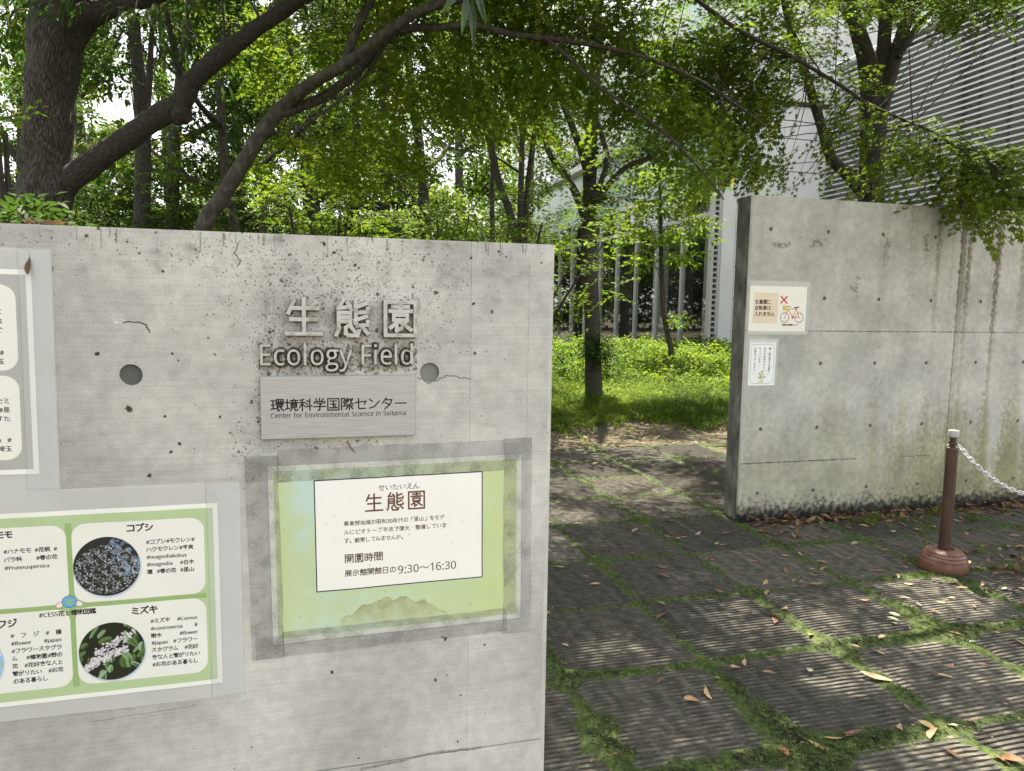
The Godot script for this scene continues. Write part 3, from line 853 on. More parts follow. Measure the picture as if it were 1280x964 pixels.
func wildlife_sign() -> ImageTexture:   # 0.205 m x 0.30 m, written downwards
	var w := 410
	var h := 600
	var c := Canvas.new(w, h, Color(0.95, 0.96, 0.95))
	c.rrect(26, 42, w - 24, h - 26, 44, Color(0.62, 0.69, 0.76))
	c.rrect(32, 48, w - 30, h - 32, 40, Color(0.95, 0.965, 0.965))
	var ink := Color(0.28, 0.28, 0.30)
	write(c, "蜂・蛇の時やその里は。", 300, 84, 34, ink, 4.0, 1.0, 1.0, true)
	write(c, "までが花きやすく", 222, 84, 34, ink, 4.0, 1.08, 1.0, true)
	write(c, "なっています。", 148, 84, 34, ink, 4.0, 1.08, 1.0, true)
	write(c, "お気をつけください。", 76, 84, 34, ink, 4.0, 1.06, 1.0, true)
	var r := RandomNumberGenerator.new()
	r.seed = 3
	# a little green plant in the corner
	for j in 46: c.ellipse(Vector2(205 + r.randfn() * 26, 475 + r.randfn() * 42), r.randf_range(6, 16), r.randf_range(4, 8), r.randf() * 3.0, Color(0.50, 0.58, 0.36).lerp(Color(0.74, 0.78, 0.56), r.randf()), 0.9)
	for j in 14: c.ellipse(Vector2(200 + r.randfn() * 34, 545 + r.randfn() * 8), r.randf_range(6, 14), r.randf_range(4, 7), 0.0, Color(0.86, 0.85, 0.55), 0.8)
	return c.tex()

func plate_texture() -> ImageTexture:   # 0.243 m x 0.10 m of brushed steel with black lettering
	var w := 1024
	var h := 421
	var b := grain(w, h, 0.09, 71, 3, 32)
	var c := Canvas.new(w, h, Color.WHITE)
	for y in h:
		for x in w:
			var v := 0.86 + (b[y * w + x] - 128) * 0.0006
			c.img.set_pixel(x, y, Color(v, v, v * 0.99))
	var k := w / 0.243
	var ink := Color(0.03, 0.03, 0.035)
	write(c, "環境科学国際センター", 0.0140 * k, 0.0352 * k, 0.0222 * k, ink, 8.6, 0.974)
	var s := "Center for Environmental Science in Saitama"
	var e := 0.2150 / (latin_width(s.replace(" ", "")) + 0.4 * 0.72 * 5.0) * k
	write(c, s, 0.0138 * k, 0.0568 * k, e, ink, 1.0, 0.72, 1.0)
	return c.tex()

func tape_texture(seed_: int) -> ImageTexture:   # woven repair tape, grey with ground-in dirt
	var w := 512
	var n1 := fnl(0.012, seed_, 4)
	var n2 := fnl(0.05, seed_ + 1, 3)
	var im := Image.create(w, w, false, Image.FORMAT_RGBA8)
	for y in w:
		for x in w:
			var d := clampf(n1.get_noise_2d(x * 0.7, y * 0.7) * 0.6 + n2.get_noise_2d(y * 1.4, x * 1.4) * 0.3 + 0.14, 0.0, 1.0)
			var q := n2.get_noise_2d(x * 6.0, y * 0.4)
			var v := 0.68 - 0.30 * d + 0.10 * q + (0.06 if (x % 5) < 2 else 0.0) + (0.03 if (y % 7) < 2 else 0.0)
			im.set_pixel(x, y, Color(v, v * 0.995, v * 0.97, 0.26 + 0.44 * d))
	# creases
	var r := RandomNumberGenerator.new()
	r.seed = seed_
	for c in 26:
		var p := Vector2(r.randf_range(0, w), r.randf_range(0, w))
		var a := r.randf_range(-0.5, 0.5) + (PI * 0.5 if c % 3 == 0 else 0.0)
		for s in r.randi_range(30, 170):
			a += r.randfn() * 0.06
			p += Vector2(cos(a), sin(a))
			var o := im.get_pixel(posmod(int(p.x), w), posmod(int(p.y), w))
			im.set_pixel(posmod(int(p.x), w), posmod(int(p.y), w), Color(o.r * 0.55, o.g * 0.55, o.b * 0.54, minf(o.a + 0.25, 1.0)))
			var q := im.get_pixel(posmod(int(p.x), w), posmod(int(p.y) + 1, w))
			im.set_pixel(posmod(int(p.x), w), posmod(int(p.y) + 1, w), Color(minf(q.r * 1.15, 1), minf(q.g * 1.15, 1), minf(q.b * 1.15, 1), q.a))
	return ImageTexture.create_from_image(im)

# ---------------------------------------------------------------- the place
func _ready() -> void:
	rng.seed = 4
	cam_basis = Basis.from_euler(Vector3(deg_to_rad(-6.063), deg_to_rad(-15.012), deg_to_rad(0.85)), EULER_ORDER_YXZ)
	var cam := Camera3D.new()
	cam.name = "camera"
	cam.fov = rad_to_deg(2.0 * atan(482.0 / LENS))
	cam.near = 0.05
	cam.far = 600.0
	cam.transform = Transform3D(cam_basis, EYE)
	add_child(cam)
	cam.current = true
	var env := Environment.new()
	env.background_mode = Environment.BG_SKY
	var sky := Sky.new()
	var sm := ProceduralSkyMaterial.new()
	sm.sky_top_color = Color(0.88, 0.90, 0.92)
	sm.sky_horizon_color = Color(0.97, 0.965, 0.95)
	sm.sky_curve = 0.2
	sm.ground_bottom_color = Color(0.25, 0.25, 0.2)
	sm.ground_horizon_color = Color(0.6, 0.62, 0.6)
	sm.sun_angle_max = 1.0
	sky.sky_material = sm
	env.sky = sky
	env.background_energy_multiplier = 0.52
	env.tonemap_mode = Environment.TONE_MAPPER_LINEAR
	env.tonemap_exposure = 4.9
	env.sdfgi_enabled = true
	env.ssao_enabled = true
	env.ssil_enabled = true
	var we := WorldEnvironment.new()
	we.name = "world_environment"
	we.environment = env
	add_child(we)
	var sun := DirectionalLight3D.new()
	sun.name = "sun"
	sun.light_energy = 1.6
	sun.light_color = Color(1.0, 0.955, 0.88)
	sun.light_angular_distance = 0.5
	sun.shadow_enabled = true
	sun.basis = Basis.looking_at(-Vector3(0.13, 0.90, -0.42).normalized(), Vector3.RIGHT)
	add_child(sun)
	sans = SystemFont.new()
	(sans as SystemFont).font_names = PackedStringArray(["Droid Sans"])
	make_materials()
	ground()
	path()
	near_wall()
	far_wall()
	building()
	trees()
	low_plants()
	wall_signs()
	far_wall_signs()
	barrier()
	litter()

func make_materials() -> void:
	var bump := grey_tex(512, 0.02, 1, 5)
	var fine := grey_tex(512, 0.09, 2, 4)
	M.near = mat(Color.WHITE, 0.78)
	var nt := near_wall_texture()
	M.near.albedo_texture = nt[0]
	relief(M.near, nt[1], 0.2)
	triplanar(M.near, Vector3.ONE / 1.6, Vector3(0.75, 0, 0.70))
	M.near.uv1_triplanar_sharpness = 8.0
	M.far = mat(Color.WHITE, 0.85)
	M.far.albedo_texture = far_wall_texture()
	relief(M.far, M.far.albedo_texture, 0.25)
	triplanar(M.far, Vector3(1 / 5.2, 1 / 2.6, 1 / 5.2), Vector3(-0.5, 0.2 / 2.6, 0))
	M.far.uv1_triplanar_sharpness = 8.0
	M.plug = mat(lin(0.20, 0.20, 0.19), 0.8)
	M.plug_dark = mat(lin(0.10, 0.10, 0.095), 0.8)
	M.soil = mat(Color.WHITE, 0.95)
	M.soil.albedo_texture = noise_tex(1024, 0.02, 8, [0.0, 0.35, 0.55, 0.75, 1.0], [lin(0.018, 0.013, 0.008), lin(0.045, 0.033, 0.02), lin(0.08, 0.06, 0.035), lin(0.06, 0.075, 0.022), lin(0.10, 0.08, 0.05)], 6)
	relief(M.soil, bump, 2.0)
	triplanar(M.soil, Vector3.ONE * 0.8)
	M.slabs = []
	for v in [0.72, 0.92, 1.15, 1.4]:
		var m := mat(lin(v, v, v), 0.88)
		m.albedo_texture = noise_tex(512, 0.018, 20 + int(v * 50), [0.0, 0.4, 0.6, 1.0], [lin(0.016, 0.014, 0.010), lin(0.040, 0.036, 0.028), lin(0.060, 0.055, 0.044), lin(0.12, 0.11, 0.09)], 6)
		relief(m, fine, 0.25)
		triplanar(m, Vector3.ONE * 1.7)
		M.slabs.append(m)
	M.moss_bed = mat(Color.WHITE, 0.95)
	M.moss_bed.albedo_texture = noise_tex(512, 0.03, 9, [0.0, 0.3, 0.55, 1.0], [lin(0.010, 0.010, 0.005), lin(0.022, 0.032, 0.008), lin(0.042, 0.066, 0.010), lin(0.09, 0.13, 0.02)], 5)
	relief(M.moss_bed, fine, 0.6)
	triplanar(M.moss_bed, Vector3.ONE * 2.2)
	M.moss = leaf_mat(0.35, 0.8)
	M.grass = leaf_mat(0.9, 0.6)
	M.grass.metallic_specular = 0.2
	M.leaf = leaf_mat(0.98, 0.55)
	M.leaf.metallic_specular = 0.3
	M.dry = leaf_mat(0.3, 0.7)
	M.bark = mat(Color.WHITE, 0.92)
	M.bark.albedo_texture = noise_tex(512, 0.03, 12, [0.0, 0.4, 0.65, 1.0], [lin(0.008, 0.006, 0.005), lin(0.032, 0.026, 0.019), lin(0.075, 0.063, 0.048), lin(0.15, 0.13, 0.105)], 5)
	relief(M.bark, noise_tex(512, 0.035, 14, [0.0, 0.42, 0.6, 1.0], [Color(0, 0, 0), Color(0.35, 0.35, 0.35), Color(0.8, 0.8, 0.8), Color.WHITE], 4), 2.6)
	M.bark.uv1_scale = Vector3(5, 1.0, 1)
	M.smooth_bark = mat(Color.WHITE, 0.85)
	M.smooth_bark.albedo_texture = noise_tex(512, 0.015, 15, [0.0, 0.45, 0.65, 1.0], [lin(0.012, 0.010, 0.006), lin(0.030, 0.026, 0.017), lin(0.05, 0.045, 0.031), lin(0.095, 0.09, 0.068)], 5)
	relief(M.smooth_bark, bump, 0.5)
	triplanar(M.smooth_bark, Vector3(3, 1.6, 3), Vector3.ZERO)
	M.dark_bark = mat(Color.WHITE, 0.9)
	M.dark_bark.albedo_texture = noise_tex(512, 0.02, 16, [0.0, 0.5, 1.0], [lin(0.012, 0.010, 0.008), lin(0.032, 0.027, 0.021), lin(0.07, 0.062, 0.05)], 5)
	relief(M.dark_bark, bump, 0.8)
	triplanar(M.dark_bark, Vector3(3, 1.4, 3), Vector3.ZERO)

# ---------------------------------------------------------------- ground, path and moss
const ROWS := [[1.8, 1.188], [1.188, 0.576], [0.576, -0.036], [-0.036, -0.648], [-0.648, -1.276], [-1.276, -1.888], [-1.888, -2.5], [-2.5, -3.112], [-3.112, -3.724], [-3.724, -4.40], [-4.40, -5.02], [-5.02, -5.64], [-5.64, -6.26], [-6.26, -6.90]]
const COL0 := 1.505
const PITCH := 0.607

func ground() -> void:
	var st := begin()
	var n := 60
	for a in n:
		for b in n:
			# cells grow towards the horizon
			var f := func(k: int) -> float: return signf(k - n * 0.5) * pow(absf(k - n * 0.5) / (n * 0.5), 2.2) * 500.0
			var x0: float = f.call(a) + 3.0
			var x1: float = f.call(a + 1) + 3.0
			var z0: float = f.call(b) - 8.0
			var z1: float = f.call(b + 1) - 8.0
			quad(st, Vector3(x0, -0.03, z0), Vector3(x1, -0.03, z0), Vector3(x1, -0.03, z1), Vector3(x0, -0.03, z1))
	var g := obj("ground", done(st), M.soil)
	tag(g, "brown earth under the trees and beside the path", "ground", "", "structure")

func slab_mesh(seed_: int) -> ArrayMesh:   # a 0.59 m concrete slab whose top is pressed into ribs that run across the path
	var r := RandomNumberGenerator.new()
	r.seed = seed_
	var st := begin()
	var half := 0.296
	var ribs := 24
	var nx := 8
	var n := fnl(9.0, seed_, 3)
	var zs := []
	for k in ribs:
		var p := -half + (k + 0.5) * 2.0 * half / ribs
		var wd := half / ribs
		for o in [[-0.92, -0.0072], [-0.62, -0.0006], [0.50, 0.0], [0.76, -0.0070]]: zs.append([p + o[0] * wd, o[1]])
	zs.push_front([-half, -0.07])
	zs.append([half, -0.07])
	var pt := func(i: int, j: int) -> Vector3:
		var x := -half + 2.0 * half * i / nx
		var z: float = zs[j][0]
		var y: float = zs[j][1]
		if y > -0.05: y += n.get_noise_2d(x, z) * 0.0036 - 0.005 * pow(maxf(absf(x), absf(z)) / half, 12.0)
		return Vector3(x, y, z)
	st.set_smooth_group(-1)
	for j in zs.size() - 1:
		for i in nx:
			quad(st, pt.call(i, j), pt.call(i + 1, j), pt.call(i + 1, j + 1), pt.call(i, j + 1))
	for s in [0, nx]:
		for j in range(1, zs.size() - 2):
			var a: Vector3 = pt.call(s, j)
			var b: Vector3 = pt.call(s, j + 1)
			var a2 := Vector3(a.x, -0.07, a.z)
			var b2 := Vector3(b.x, -0.07, b.z)
			if s == 0: quad(st, a, b, b2, a2)
			else: quad(st, b, a, a2, b2)
	return done(st)

func slab_here(cx: float, cz: float) -> bool:
	if cz > -1.0: return cx > -3.0 and cx < 5.0
	if cz > -1.6 and cx < 0.55: return false
	if cz < -3.9: return cx > 0.2 and cx < (2.72 if cz > -4.6 else 4.2)
	return cx > -0.2 and cx < 5.0

func path() -> void:
	var st := begin()
	for r in [[Vector2(-3.2, -1.1), Vector2(5.2, 2.0)], [Vector2(0.3, -3.75), Vector2(5.2, -1.1)], [Vector2(0.3, -6.95), Vector2(4.1, -3.75)]]:
		quad(st, Vector3(r[0].x, -0.024, r[0].y), Vector3(r[1].x, -0.024, r[0].y), Vector3(r[1].x, -0.024, r[1].y), Vector3(r[0].x, -0.024, r[1].y))
	var p := obj("path", done(st), M.soil)
	tag(p, "path of dark ribbed concrete slabs with moss in the joints", "path", "", "structure")
	var kinds := []
	for k in 4: kinds.append(slab_mesh(40 + k))
	for row in ROWS:
		var cz: float = (row[0] + row[1]) * 0.5
		for c in range(-8, 7):
			var cx := COL0 + (c + 0.5) * PITCH
			if not slab_here(cx, cz): continue
			if cx > 3.9 and cx < 4.6 and cz < -2.6 and cz > -3.2: continue   # a slab is missing here: bare earth
			var sc: float = (row[0] - row[1]) / 0.612
			var b := Basis.from_euler(Vector3(rf(-0.008, 0.008), rf(-0.012, 0.012), rf(-0.008, 0.008))) * Basis.from_scale(Vector3(1, 1, sc * 0.995))
			obj("paving_slab", kinds[rng.randi() % 4], M.slabs[rng.randi() % 4], p, Vector3(cx, rf(-0.004, 0.003), cz), b)
	for c in range(2, 6):   # cut slabs along the foot of the tall wall
		var cx := COL0 + (c + 0.5) * PITCH
		obj("paving_slab", kinds[c % 4], M.slabs[(c + 1) % 4], p, Vector3(cx, rf(-0.006, 0.0), -3.92), Basis.from_scale(Vector3(1, 1, 0.62)))
	# the moss is one uneven cushion that rises out of the joints and creeps over the slabs' edges
	var nz := fnl(1.3, 50, 3)
	var nf := fnl(7.0, 51, 4)
	var ng := fnl(30.0, 53, 3)
	var step := 0.02
	var x0 := -0.3
	var z0 := -6.98
	var nx := int(4.9 / step)
	var nn := int(6.4 / step)
	var ys := PackedFloat32Array()
	ys.resize((nx + 1) * (nn + 1))
	var spots := []
	var tints := []
	for j in nn + 1:
		var z := z0 + j * step
		var dz := 9.0
		for row in ROWS: dz = minf(dz, minf(absf(z - row[0]), absf(z - row[1])))
		for i in nx + 1:
			var x := x0 + i * step
			var u := fposmod(x - COL0, PITCH)
			var dx := minf(u, PITCH - u)
			var a := nz.get_noise_2d(x, z)
			var f := nf.get_noise_2d(x, z)
			var ddx := dx * (1.0 if a > -0.25 else 1.8)
			var ddz := dz * 1.25
			var d := -log(exp(-26.0 * ddx) + exp(-26.0 * ddz)) / 26.0
			var wide := 0.004 + 0.036 * a + 0.052 * f
			wide += 0.055 * exp(-(Vector2(x, z) - Vector2(1.05, -2.15)).length_squared() / 0.16)
			wide += 0.075 * exp(-(Vector2(x, z) - Vector2(1.65, -1.9)).length_squared() / 0.07)
			wide += 0.05 * exp(-(Vector2(x, z) - Vector2(3.2, -2.9)).length_squared() / 0.15)
			wide += 0.035 * exp(-(Vector2(x, z) - Vector2(2.65, -2.55)).length_squared() / 0.10)
			if z > -2.7: wide += 0.012
			var m := wide - d
			var y := clampf(m * 0.26, -0.022, 0.007) + ng.get_noise_2d(x, z) * 0.0045
			ys[j * (nx + 1) + i] = y
			if m > -0.012 and i < nx and j < nn:
				for q in (3 if z > -4.5 else 2):
					if rng.randf() < clampf(0.45 + m * 12.0, 0.0, 1.0):
						var s := rf(0.55, 1.35) * (0.6 + clampf(m * 9.0, 0.0, 0.6))
						spots.append(Transform3D(Basis(Vector3.UP, rf(0, TAU)).scaled(Vector3(s, s * rf(0.6, 1.2), s)), Vector3(x + rf(0, step), y - 0.001, z + rf(0, step))))
						var g := clampf(0.45 + 0.8 * nz.get_noise_2d(x * 2.3 + 40, z * 2.3) + rf(-0.25, 0.25), 0.0, 1.0)
						var wet := 0.5 + 0.5 * smoothstep(-2.0, -3.0, z + 0.5 * a)   # wetter moss close by, its shade put into the tint
						var tint := Color(0.030, 0.052, 0.009).lerp(Color(0.17, 0.235, 0.028), g * wet)
						if nf.get_noise_2d(x * 0.7 + 9, z * 0.7) > 0.16: tint = tint.lerp(Color(0.030, 0.024, 0.013), 0.75)
						tints.append(tint * (0.72 if z > -2.7 else 1.0))
	st = begin()
	st.set_smooth_group(0)
	for j in nn:
		for i in nx:
			var k := j * (nx + 1) + i
			if maxf(maxf(ys[k], ys[k + 1]), maxf(ys[k + nx + 1], ys[k + nx + 2])) < -0.016: continue
			var X := x0 + i * step
			var Z := z0 + j * step
			quad(st, Vector3(X, ys[k], Z), Vector3(X + step, ys[k + 1], Z), Vector3(X + step, ys[k + nx + 2], Z + step), Vector3(X, ys[k + nx + 1], Z + step))
	var mo := thing("moss", "green moss cushions growing in the joints between the ribbed slabs", "moss", Vector3.ZERO, "", "stuff")
	st.index()
	st.generate_normals()
	var bed := obj("moss_bed", st.commit(), M.moss_bed, mo)
	bed.set_meta("kind", "stuff")
	many("moss_shoots", tuft_mesh(8, 0.0085, 0.0030, 0.008, 3), M.moss, mo, spots, tints)

func tuft_mesh(blades: int, tall: float, wide: float, spread: float, seed_: int, bend := 0.5) -> ArrayMesh:
	var r := RandomNumberGenerator.new()
	r.seed = seed_
	var st := begin()
	for k in blades:
		var a := r.randf_range(0, TAU)
		var b := Vector3(cos(a), 0, sin(a)) * spread * sqrt(r.randf())
		var o := Vector3(cos(a + r.randf_range(-1, 1)), 0, sin(a + r.randf_range(-1, 1)))
		var s := Vector3(-o.z, 0, o.x) * wide * 0.5
		var h := tall * r.randf_range(0.55, 1.0)
		var m := b + o * h * bend * 0.25 + Vector3(0, h * 0.6, 0)
		var t := b + o * h * bend * 0.9 + Vector3(0, h * r.randf_range(0.75, 1.0), 0)
		for v in [b - s, b + s, m + s * 0.8, b - s, m + s * 0.8, m - s * 0.8, m - s * 0.8, m + s * 0.8, t]: st.add_vertex(v)
	return done(st)

# ---------------------------------------------------------------- the two walls
func wall_csg(called: String, x0: float, x1: float, zf: float, thick: float, top: float, m: Material, holes: Array, hole_r: float, hole_d: float, grooves: Array) -> CSGPolygon3D:
	var w := CSGPolygon3D.new()
	w.name = called
	var c := 0.010
	w.polygon = PackedVector2Array([Vector2(x0, 0), Vector2(x1 - c, 0), Vector2(x1, c), Vector2(x1, thick - c), Vector2(x1 - c, thick), Vector2(x0, thick)]) if x0 < 0 else PackedVector2Array([Vector2(x0 + c, 0), Vector2(x1, 0), Vector2(x1, thick), Vector2(x0 + c, thick), Vector2(x0, thick - c), Vector2(x0, c)])
	w.depth = top + 0.3
	w.transform = Transform3D(Basis(Vector3(1, 0, 0), Vector3(0, 0, -1), Vector3(0, 1, 0)), Vector3(0, top, zf))
	w.material = m
	for h in holes:
		var cy := CSGCylinder3D.new()
		cy.name = "tie_hole_cut"
		cy.radius = hole_r
		cy.height = hole_d * 2.0
		cy.sides = 20
		cy.operation = CSGShape3D.OPERATION_SUBTRACTION
		cy.material = m
		# local frame: x along the wall, y into it, z up
		cy.transform = Transform3D(Basis(), Vector3(h.x, 0, h.y - top))
		w.add_child(cy, true)
	for g in grooves:
		var b := CSGBox3D.new()
		b.name = "joint_cut"
		b.size = Vector3(absf(g[2] - g[0]) + 0.002, 0.006, absf(g[3] - g[1]) + 0.002)
		b.operation = CSGShape3D.OPERATION_SUBTRACTION
		b.material = m
		b.transform = Transform3D(Basis(), Vector3((g[0] + g[2]) * 0.5, 0, (g[1] + g[3]) * 0.5 - top))
		w.add_child(b, true)
	add_child(w)
	return w

func disc(r: float, seed_ := 0) -> ArrayMesh:
	var st := begin()
	for j in 20:
		var a := TAU * j / 20
		var b := TAU * (j + 1) / 20
		for v in [Vector3.ZERO, Vector3(r * cos(b), r * sin(b), 0), Vector3(r * cos(a), r * sin(a), 0)]: st.add_vertex(v)
	return done(st)

func near_wall() -> void:
	var holes := []
	for k in range(-3, 1): holes.append(Vector2(0.1765 + 0.4515 * k, 1.313))
	for k in range(-3, 0): holes.append(Vector2(0.1765 + 0.4515 * k, 0.863))
	for k in range(-3, 1): holes.append(Vector2(0.1765 + 0.4515 * k, 0.413))
	var w := wall_csg("concrete_wall", -3.4, 0.394, LZ, 0.17, 1.5305, M.near, holes, 0.0163, 0.007, [[-3.4, 0.6345, 0.4, 0.6345]])
	tag(w, "low pale concrete wall in front carrying the raised sign letters and posters", "wall")
	for h in holes:
		obj("tie_hole_plug", disc(0.0157), M.plug if h.x > 0 else M.plug_dark, w, Vector3(h.x, 0.0055, h.y - 1.5305), Basis(Vector3.RIGHT, PI / 2))

func far_wall() -> void:
	var holes := []
	for c in 12:
		for r in 5: holes.append(Vector2(2.91 + 0.4485 * c, 0.178 + 0.449 * r))
	var w := wall_csg("concrete_wall_001", 2.757, 8.4, RZ, 0.172, 2.188, M.far, holes, 0.0135, 0.006, [[2.757, 1.3, 8.4, 1.3], [2.757, 0.39, 3.72, 0.39], [4.49, 0.2, 4.49, 2.188], [6.3, 0.2, 6.3, 2.188]])
	tag(w, "tall weathered concrete wall behind the barrier post, streaked and black at its foot", "wall")
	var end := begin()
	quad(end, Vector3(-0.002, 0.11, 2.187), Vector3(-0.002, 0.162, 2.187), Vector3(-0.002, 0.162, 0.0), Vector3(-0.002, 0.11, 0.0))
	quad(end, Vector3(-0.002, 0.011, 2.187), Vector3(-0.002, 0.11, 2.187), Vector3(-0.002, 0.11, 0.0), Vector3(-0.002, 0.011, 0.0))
	var end_shade := mat(Color.WHITE, 0.9)  # dark sheet: the end face's shade painted as colour
	end_shade.albedo_texture = noise_tex(512, 0.012, 45, [0.0, 0.4, 0.7, 1.0], [lin(0.05, 0.052, 0.042), lin(0.10, 0.10, 0.085), lin(0.145, 0.145, 0.125), lin(0.24, 0.235, 0.21)], 6)
	triplanar(end_shade, Vector3(1.4, 0.7, 1.4))
	obj("end_shade_sheet", done(end), end_shade, w, Vector3(2.757, 0, -2.188))
	var d := disc(0.0128)
	for h in holes: obj("tie_hole_plug", d, M.plug_dark, w, Vector3(h.x, 0.0045, h.y - 2.188), Basis(Vector3.RIGHT, PI / 2))

# ---------------------------------------------------------------- the building
const FX := 10.5       # plane of the glass front, which runs straight away from the viewer
const FZ := -17.9      # plane of the pale panelled end wall
const LX := 13.85      # plane of the louvred wing

func block(called: String, m: Material, parent: Node, a: Vector3, b: Vector3, r := 0.0) -> MeshInstance3D:
	var st := begin()
	var c := (a + b) * 0.5
	var s := (b - a).abs()
	if r > 0.0: bevel_box(st, Vector3.ZERO, s, r)
	else: box(st, Vector3.ZERO, s)
	return obj(called, done(st), m, parent, c - (parent as Node3D).position if parent is Node3D and parent != self else c)

func building() -> void:
	var o := thing("building", "pale modern building with glass front, panelled end wall and louvred wing", "building", Vector3(FX, 0, FZ))
	var steel := mat(lin(0.42, 0.43, 0.43), 0.4, 0.3)
	var white := mat(lin(0.62, 0.63, 0.63), 0.55)
	white.albedo_texture = noise_tex(512, 0.01, 80, [0.0, 1.0], [lin(0.85, 0.85, 0.85), Color.WHITE], 4)
	triplanar(white, Vector3(0.25, 0.1, 0.25))
	var concrete := mat(lin(0.32, 0.32, 0.31), 0.8)
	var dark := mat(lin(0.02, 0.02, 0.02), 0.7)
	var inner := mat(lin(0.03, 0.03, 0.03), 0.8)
	var glass := mat(Color(0.10, 0.13, 0.13, 0.10), 0.02)
	glass.transparency = BaseMaterial3D.TRANSPARENCY_ALPHA
	var frost := mat(lin(0.36, 0.45, 0.43), 0.25)
	var slat := mat(lin(0.50, 0.505, 0.52), 0.4, 0.2)
	var far_z := -46.0
	# inside, behind the glass
	block("floor", inner, o, Vector3(FX + 0.1, -0.2, far_z), Vector3(19.0, 0.12, FZ - 0.25))
	block("back_wall", inner, o, Vector3(17.0, 0.12, far_z), Vector3(17.2, 4.9, FZ - 0.25))
	block("ceiling", inner, o, Vector3(FX + 0.16, 4.92, far_z), Vector3(17.2, 5.1, FZ - 0.25))
	block("end_wall", inner, o, Vector3(FX, -0.2, far_z - 0.2), Vector3(19.0, 7.2, far_z))
	for k in 3: block("column", white, o, Vector3(FX + 0.75, 0.12, FZ - 5.3 - 6.5 * k), Vector3(FX + 1.15, 4.92, FZ - 4.9 - 6.5 * k), 0.02)
	for k in 5: block("inner_wall", dark, o, Vector3(13.6, 0.12, FZ - 1.2 - 5.5 * k), Vector3(13.8, 4.9, FZ - 4.2 - 5.5 * k))
	# the glass front: panes between mullions, a door-height row, a row above, a pale band under the eaves
	var z := FZ - 0.20
	var k := 0
	while z > far_z + 1.0:
		var z2 := z - 1.63
		block("mullion", steel, o, Vector3(FX - 0.06, 0.0, z - 0.035), Vector3(FX + 0.10, 5.0, z + 0.035), 0.008)
		block("glass_pane", glass, o, Vector3(FX + 0.01, 0.14, z2 + 0.037), Vector3(FX + 0.022, 4.04, z - 0.037))
		block("glass_pane", glass, o, Vector3(FX + 0.01, 4.18, z2 + 0.037), Vector3(FX + 0.022, 4.92, z - 0.037))
		block("band_panel", frost, o, Vector3(FX - 0.02, 5.02, z2 + 0.02), Vector3(FX + 0.08, 6.95, z - 0.02), 0.006)
		z = z2
		k += 1
	block("transom", steel, o, Vector3(FX - 0.045, 4.05, far_z), Vector3(FX + 0.08, 4.17, FZ - 0.16))
	block("head_rail", steel, o, Vector3(FX - 0.075, 4.915, far_z), Vector3(FX + 0.12, 5.015, FZ - 0.16))
	block("sill", concrete, o, Vector3(FX - 0.08, -0.2, far_z), Vector3(FX + 0.1, 0.13, FZ - 0.16))
	block("eaves", white, o, Vector3(FX - 0.35, 6.97, far_z), Vector3(FX + 1.4, 7.22, FZ - 0.02), 0.02)
	# upper storey, set back, clad in tall pale panels
	block("upper_wall", white, o, Vector3(12.2, 7.2, far_z), Vector3(24.0, 12.6, FZ - 1.75))
	for j in 16: block("upper_panel", frost if j % 3 == 1 else white, o, Vector3(12.10, 7.25, FZ - 1.8 - 1.62 * (j + 1) + 0.03), Vector3(12.19, 12.5, FZ - 1.8 - 1.62 * j), 0.01)
	for j in 15: block("upper_panel", white, o, Vector3(12.25 + 0.75 * j, 7.25, FZ - 1.74), Vector3(12.25 + 0.75 * (j + 1) - 0.025, 12.5, FZ - 1.66), 0.01)
	# slotted corner trim and the panelled end wall
	block("corner_trim", steel, o, Vector3(FX - 0.14, -0.2, FZ - 0.14), Vector3(FX - 0.06, 7.0, FZ + 0.06), 0.008)
	block("corner_trim", steel, o, Vector3(FX + 0.06, -0.2, FZ - 0.14), Vector3(FX + 0.14, 7.0, FZ + 0.06), 0.008)
	block("corner_post", dark, o, Vector3(FX - 0.055, -0.2, FZ - 0.15), Vector3(FX + 0.055, 7.0, FZ - 0.02))
	var bars := begin()
	box(bars, Vector3.ZERO, Vector3(0.118, 0.05, 0.06))
	var bar_mesh := done(bars)
	for j in 46: obj("vent_bar", bar_mesh, steel, o, Vector3(0, 0.1 + 0.15 * j, 0.0))
	block("corner_column", white, o, Vector3(FX + 0.16, -0.2, FZ - 0.30), Vector3(FX + 0.58, 7.18, FZ + 0.05), 0.02)
	block("end_wall_core", concrete, o, Vector3(FX + 0.6, -0.2, FZ - 1.6), Vector3(LX + 0.7, 7.1, FZ - 0.08))
	var seams := [0.0, 0.89, 1.78, 2.67, 3.56, 4.45, 5.34, 6.23, 7.12]
	for r in 8:
		for c in 2:
			var xa := FX + 0.6 + (LX - FX - 0.55) * 0.5 * c
			block("wall_panel", white, o, Vector3(xa + 0.006, seams[r] + 0.012, FZ - 0.08), Vector3(xa + (LX - FX - 0.55) * 0.5 - 0.006, seams[r + 1] - 0.012, FZ), 0.006)
	block("parapet_cap", dark, o, Vector3(FX + 0.58, 7.125, FZ - 1.7), Vector3(LX + 0.1, 7.22, FZ + 0.06))
	# the louvred wing, which comes forward on the right
	var near_z := -5.5
	block("wing_wall", mat(lin(0.46, 0.46, 0.475), 0.7), o, Vector3(LX + 0.42, 3.9, near_z), Vector3(LX + 0.7, 8.05, FZ - 0.1))
	block("wing_soffit", dark, o, Vector3(LX - 0.05, 3.84, near_z), Vector3(24.0, 3.95, FZ - 0.1))
	block("wing_roof", white, o, Vector3(LX - 0.06, 8.1, near_z), Vector3(24.0, 8.24, FZ - 0.1), 0.02)
	block("wing_lower_wall", concrete, o, Vector3(LX + 1.3, -0.2, near_z), Vector3(LX + 1.5, 3.84, FZ - 0.1))
